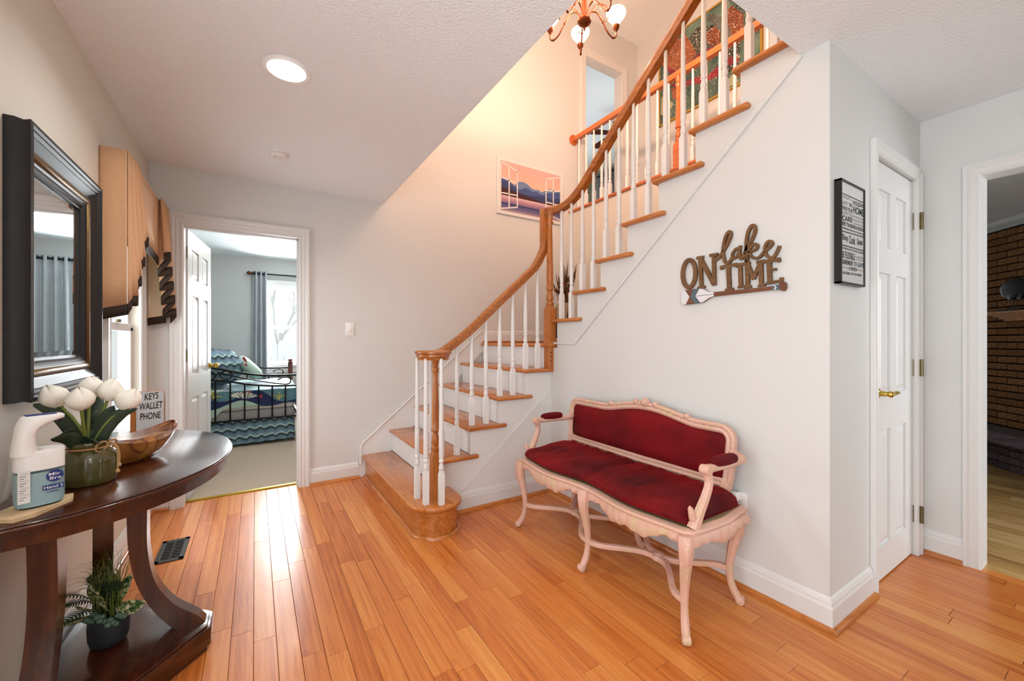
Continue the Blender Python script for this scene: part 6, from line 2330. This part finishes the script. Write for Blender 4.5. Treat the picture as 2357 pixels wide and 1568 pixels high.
# crown moulding and ceiling
ct_ = onP(2268, 521, BP, nF).z
cpr = [(0, cr_z), (0.012, cr_z), (0.02, cr_z + 0.02), (0.05, cr_z + 0.05), (0.055, ct_ - 0.01), (0.065, ct_), (0, ct_)]
MBc = MB().loft([[BP + uF * s_ + nF * (d + 0.0) + UP * q for d, q in cpr] for s_ in (-1.7, 1.9)])
trim(MBc)
struct(MB().box(XR + 0.1, 8.6, -2.6, 3.6, ct_, ct_ + 0.1).build('ceiling', 'wall_paint'))
struct(MB().box(XR + 0.11, 8.6, 3.5, 3.6, 0, ct_).build('wall_living_back', 'wall_paint'))
# mantel with its stepped underside
mA = onP(2271, 719, BP, nF)
mz = onP(2300, 720, BP + nF * 0.16, nF).z
mt_ = thing('mantel_shelf', 'light oak mantel shelf with stepped moulding on the brick fireplace', 'mantel', BP + nF * 0.1 + UP * mz)
u0 = (onP(2272, 720, BP + nF * 0.16, nF) - BP).dot(uF)
for k, (dz0, dz1, dp, ins) in enumerate(((0.0, 0.022, 0.20, 0.0), (-0.016, 0.0, 0.185, 0.04), (-0.034, -0.016, 0.165, 0.075), (-0.052, -0.034, 0.145, 0.105), (-0.075, -0.052, 0.12, 0.13))):
    MB().hull_box(BP + uF * (u0 + ins + (1.4 - ins) / 2) + nF * (dp / 2 + 0.001) + UP * (mz - 0.012 + (dz0 + dz1) / 2), uF * ((1.4 - ins) / 2), nF * (dp / 2), UP * ((dz1 - dz0) / 2)).build('molding', 'mantel_wood', mt_, bevel=0.003)
# carved fish-like stone on a stand
fp = onP(2334, 712, BP + nF * 0.12, nF)
fp.z = mz + 0.011
sc_ = thing('stone_sculpture', 'dark carved stone sculpture on a slim metal stand on the mantel', 'sculpture', fp)
MB().hull_box(fp + UP * 0.010, uF * 0.125, nF * 0.05, UP * 0.010).build('base', 'black_satin', sc_, bevel=0.002)
MB().tube([fp + UP * 0.02, fp + UP * 0.14], 0.005, 8).build('rod', 'black_metal', sc_)
rows = []
for i in range(1, 12):
    th_ = math.pi * i / 12
    rr_ = 0.105 * math.sin(th_) ** 0.7
    c = fp + UP * 0.215 + uF * (0.02 - 0.15 * math.cos(th_))
    rows.append([tuple(c + nF * (0.04 * math.sin(th_) ** 0.5 * math.cos(2 * math.pi * k / 12)) + UP * ((rr_ * (1 + 0.10 * ((k * 7 + i * 5) % 3 - 1))) * math.sin(2 * math.pi * k / 12))) for k in range(12)])
MB().loft(rows).build('carving', 'carved_stone', sc_)

# ------------------------------------------------------------------ upstairs bedroom beyond the hall
UB = 7.6
struct(MB().box(2.6, 6.9, YD + 0.12, UB + 0.1, ZU - 0.03, ZU).build('floor', 'carpet'))
struct(MB().box(2.6, 6.9, YD + 0.12, UB + 0.1, ZT, ZT + 0.1).build('ceiling', 'ceiling_texture'))
struct(MB().box(2.6, 3.7, UB, UB + 0.1, ZU, ZT).box(5.3, 6.9, UB, UB + 0.1, ZU, ZT).box(3.7, 5.3, UB, UB + 0.1, ZU, ZU + 0.8).box(3.7, 5.3, UB, UB + 0.1, ZU + 2.1, ZT).build('wall_upper_bedroom_back', 'bedroom_olive'))
struct(MB().box(2.6, 2.7, YD + 0.12, UB, ZU, ZT).build('wall_upper_bedroom_left', 'bedroom_olive'))
struct(MB().box(6.8, 6.9, YD + 0.12, UB, ZU, ZT).build('wall_upper_bedroom_right', 'bedroom_olive'))
trim(MB().prism([(YD + 0.12, ZT), (YD + 0.2, ZT), (YD + 0.13, ZT - 0.08), (YD + 0.12, ZT - 0.08)], 'x', 2.7, 6.8))
trim(MB().prism([(UB, ZT), (UB - 0.08, ZT), (UB - 0.01, ZT - 0.08), (UB, ZT - 0.08)], 'x', 2.7, 6.8))
w3 = struct(MB().box(3.7, 5.3, UB + 0.03, UB + 0.07, ZU + 0.8, ZU + 0.85).box(3.7, 5.3, UB + 0.03, UB + 0.07, ZU + 2.05, ZU + 2.1).box(3.7, 3.75, UB + 0.03, UB + 0.07, ZU + 0.8, ZU + 2.1).box(5.25, 5.3, UB + 0.03, UB + 0.07, ZU + 0.8, ZU + 2.1).build('window_3', 'trim_white'))
MB().box(3.75, 5.25, UB + 0.05, UB + 0.053, ZU + 0.85, ZU + 2.05).build('pane', 'window_glass', w3)
FNC = onY(1418, 300, 5.2)
fz = FNC.z
FN = Vector((FNC.x + 0.05, 5.25, fz - 0.02))
fn = thing('ceiling_fan', 'ceiling fan with dark reddish wood blades in the upstairs bedroom', 'fan', FN)
MB().lathe([(0.001, -0.10), (0.06, -0.09), (0.09, -0.05), (0.10, -0.01), (0.07, 0.03), (0.02, 0.05), (0.012, 0.08), (0.012, ZT - FN.z - 0.04), (0.06, ZT - FN.z - 0.03), (0.06, ZT - FN.z - 0.001), (0.001, ZT - FN.z)], FN, 20).build('motor', 'dark_bronze', fn, 40)
for k in range(5):
    a = R(12) + 2 * math.pi * k / 5
    d = Vector((math.cos(a), math.sin(a), 0))
    s = Vector((-math.sin(a), math.cos(a), 0.18)).normalized()
    vs = []
    for L, w_2 in ((0.10, 0.03), (0.18, 0.055), (0.40, 0.07), (0.58, 0.068), (0.62, 0.05)):
        vs.append((L, w_2))
    rings = [[FN + d * L - s * w_2 - UP * 0.004, FN + d * L + s * w_2 - UP * 0.004, FN + d * L + s * w_2 + UP * 0.004, FN + d * L - s * w_2 + UP * 0.004] for L, w_2 in vs]
    MB().loft(rings).build('blade', 'fan_wood', fn)
WR = onY(1432, 415, 5.0)
wd = thing('wardrobe', 'tall dark wooden wardrobe in the upstairs bedroom', 'wardrobe', (WR.x + 0.3, 5.2, ZU))
wz = onY(1424, 388, 5.0).z
wx = onY(1421, 400, 5.0).x
MB().box(wx, wx + 0.9, 5.0, 5.5, ZU + 0.001, wz).build('body', 'dark_furniture', wd, bevel=0.006)
MB().box(wx - 0.03, wx + 0.93, 4.97, 5.52, wz, wz + 0.05).build('cornice', 'dark_furniture', wd, bevel=0.01)
for k in range(2):
    dd = MB().box(wx + 0.03 + k * 0.43, wx + 0.44 + k * 0.43, 4.985, 5.0, ZU + 0.1, wz - 0.05).build('door', 'dark_furniture', wd, bevel=0.004)
    MB().lathe([(0.001, 0), (0.012, 0.004), (0.014, 0.015), (0.001, 0.02)], (wx + 0.41 + k * 0.09, 4.985, ZU + 1.0), 10, Matrix.Rotation(R(90), 3, 'X')).build('knob', 'antique_brass', dd)
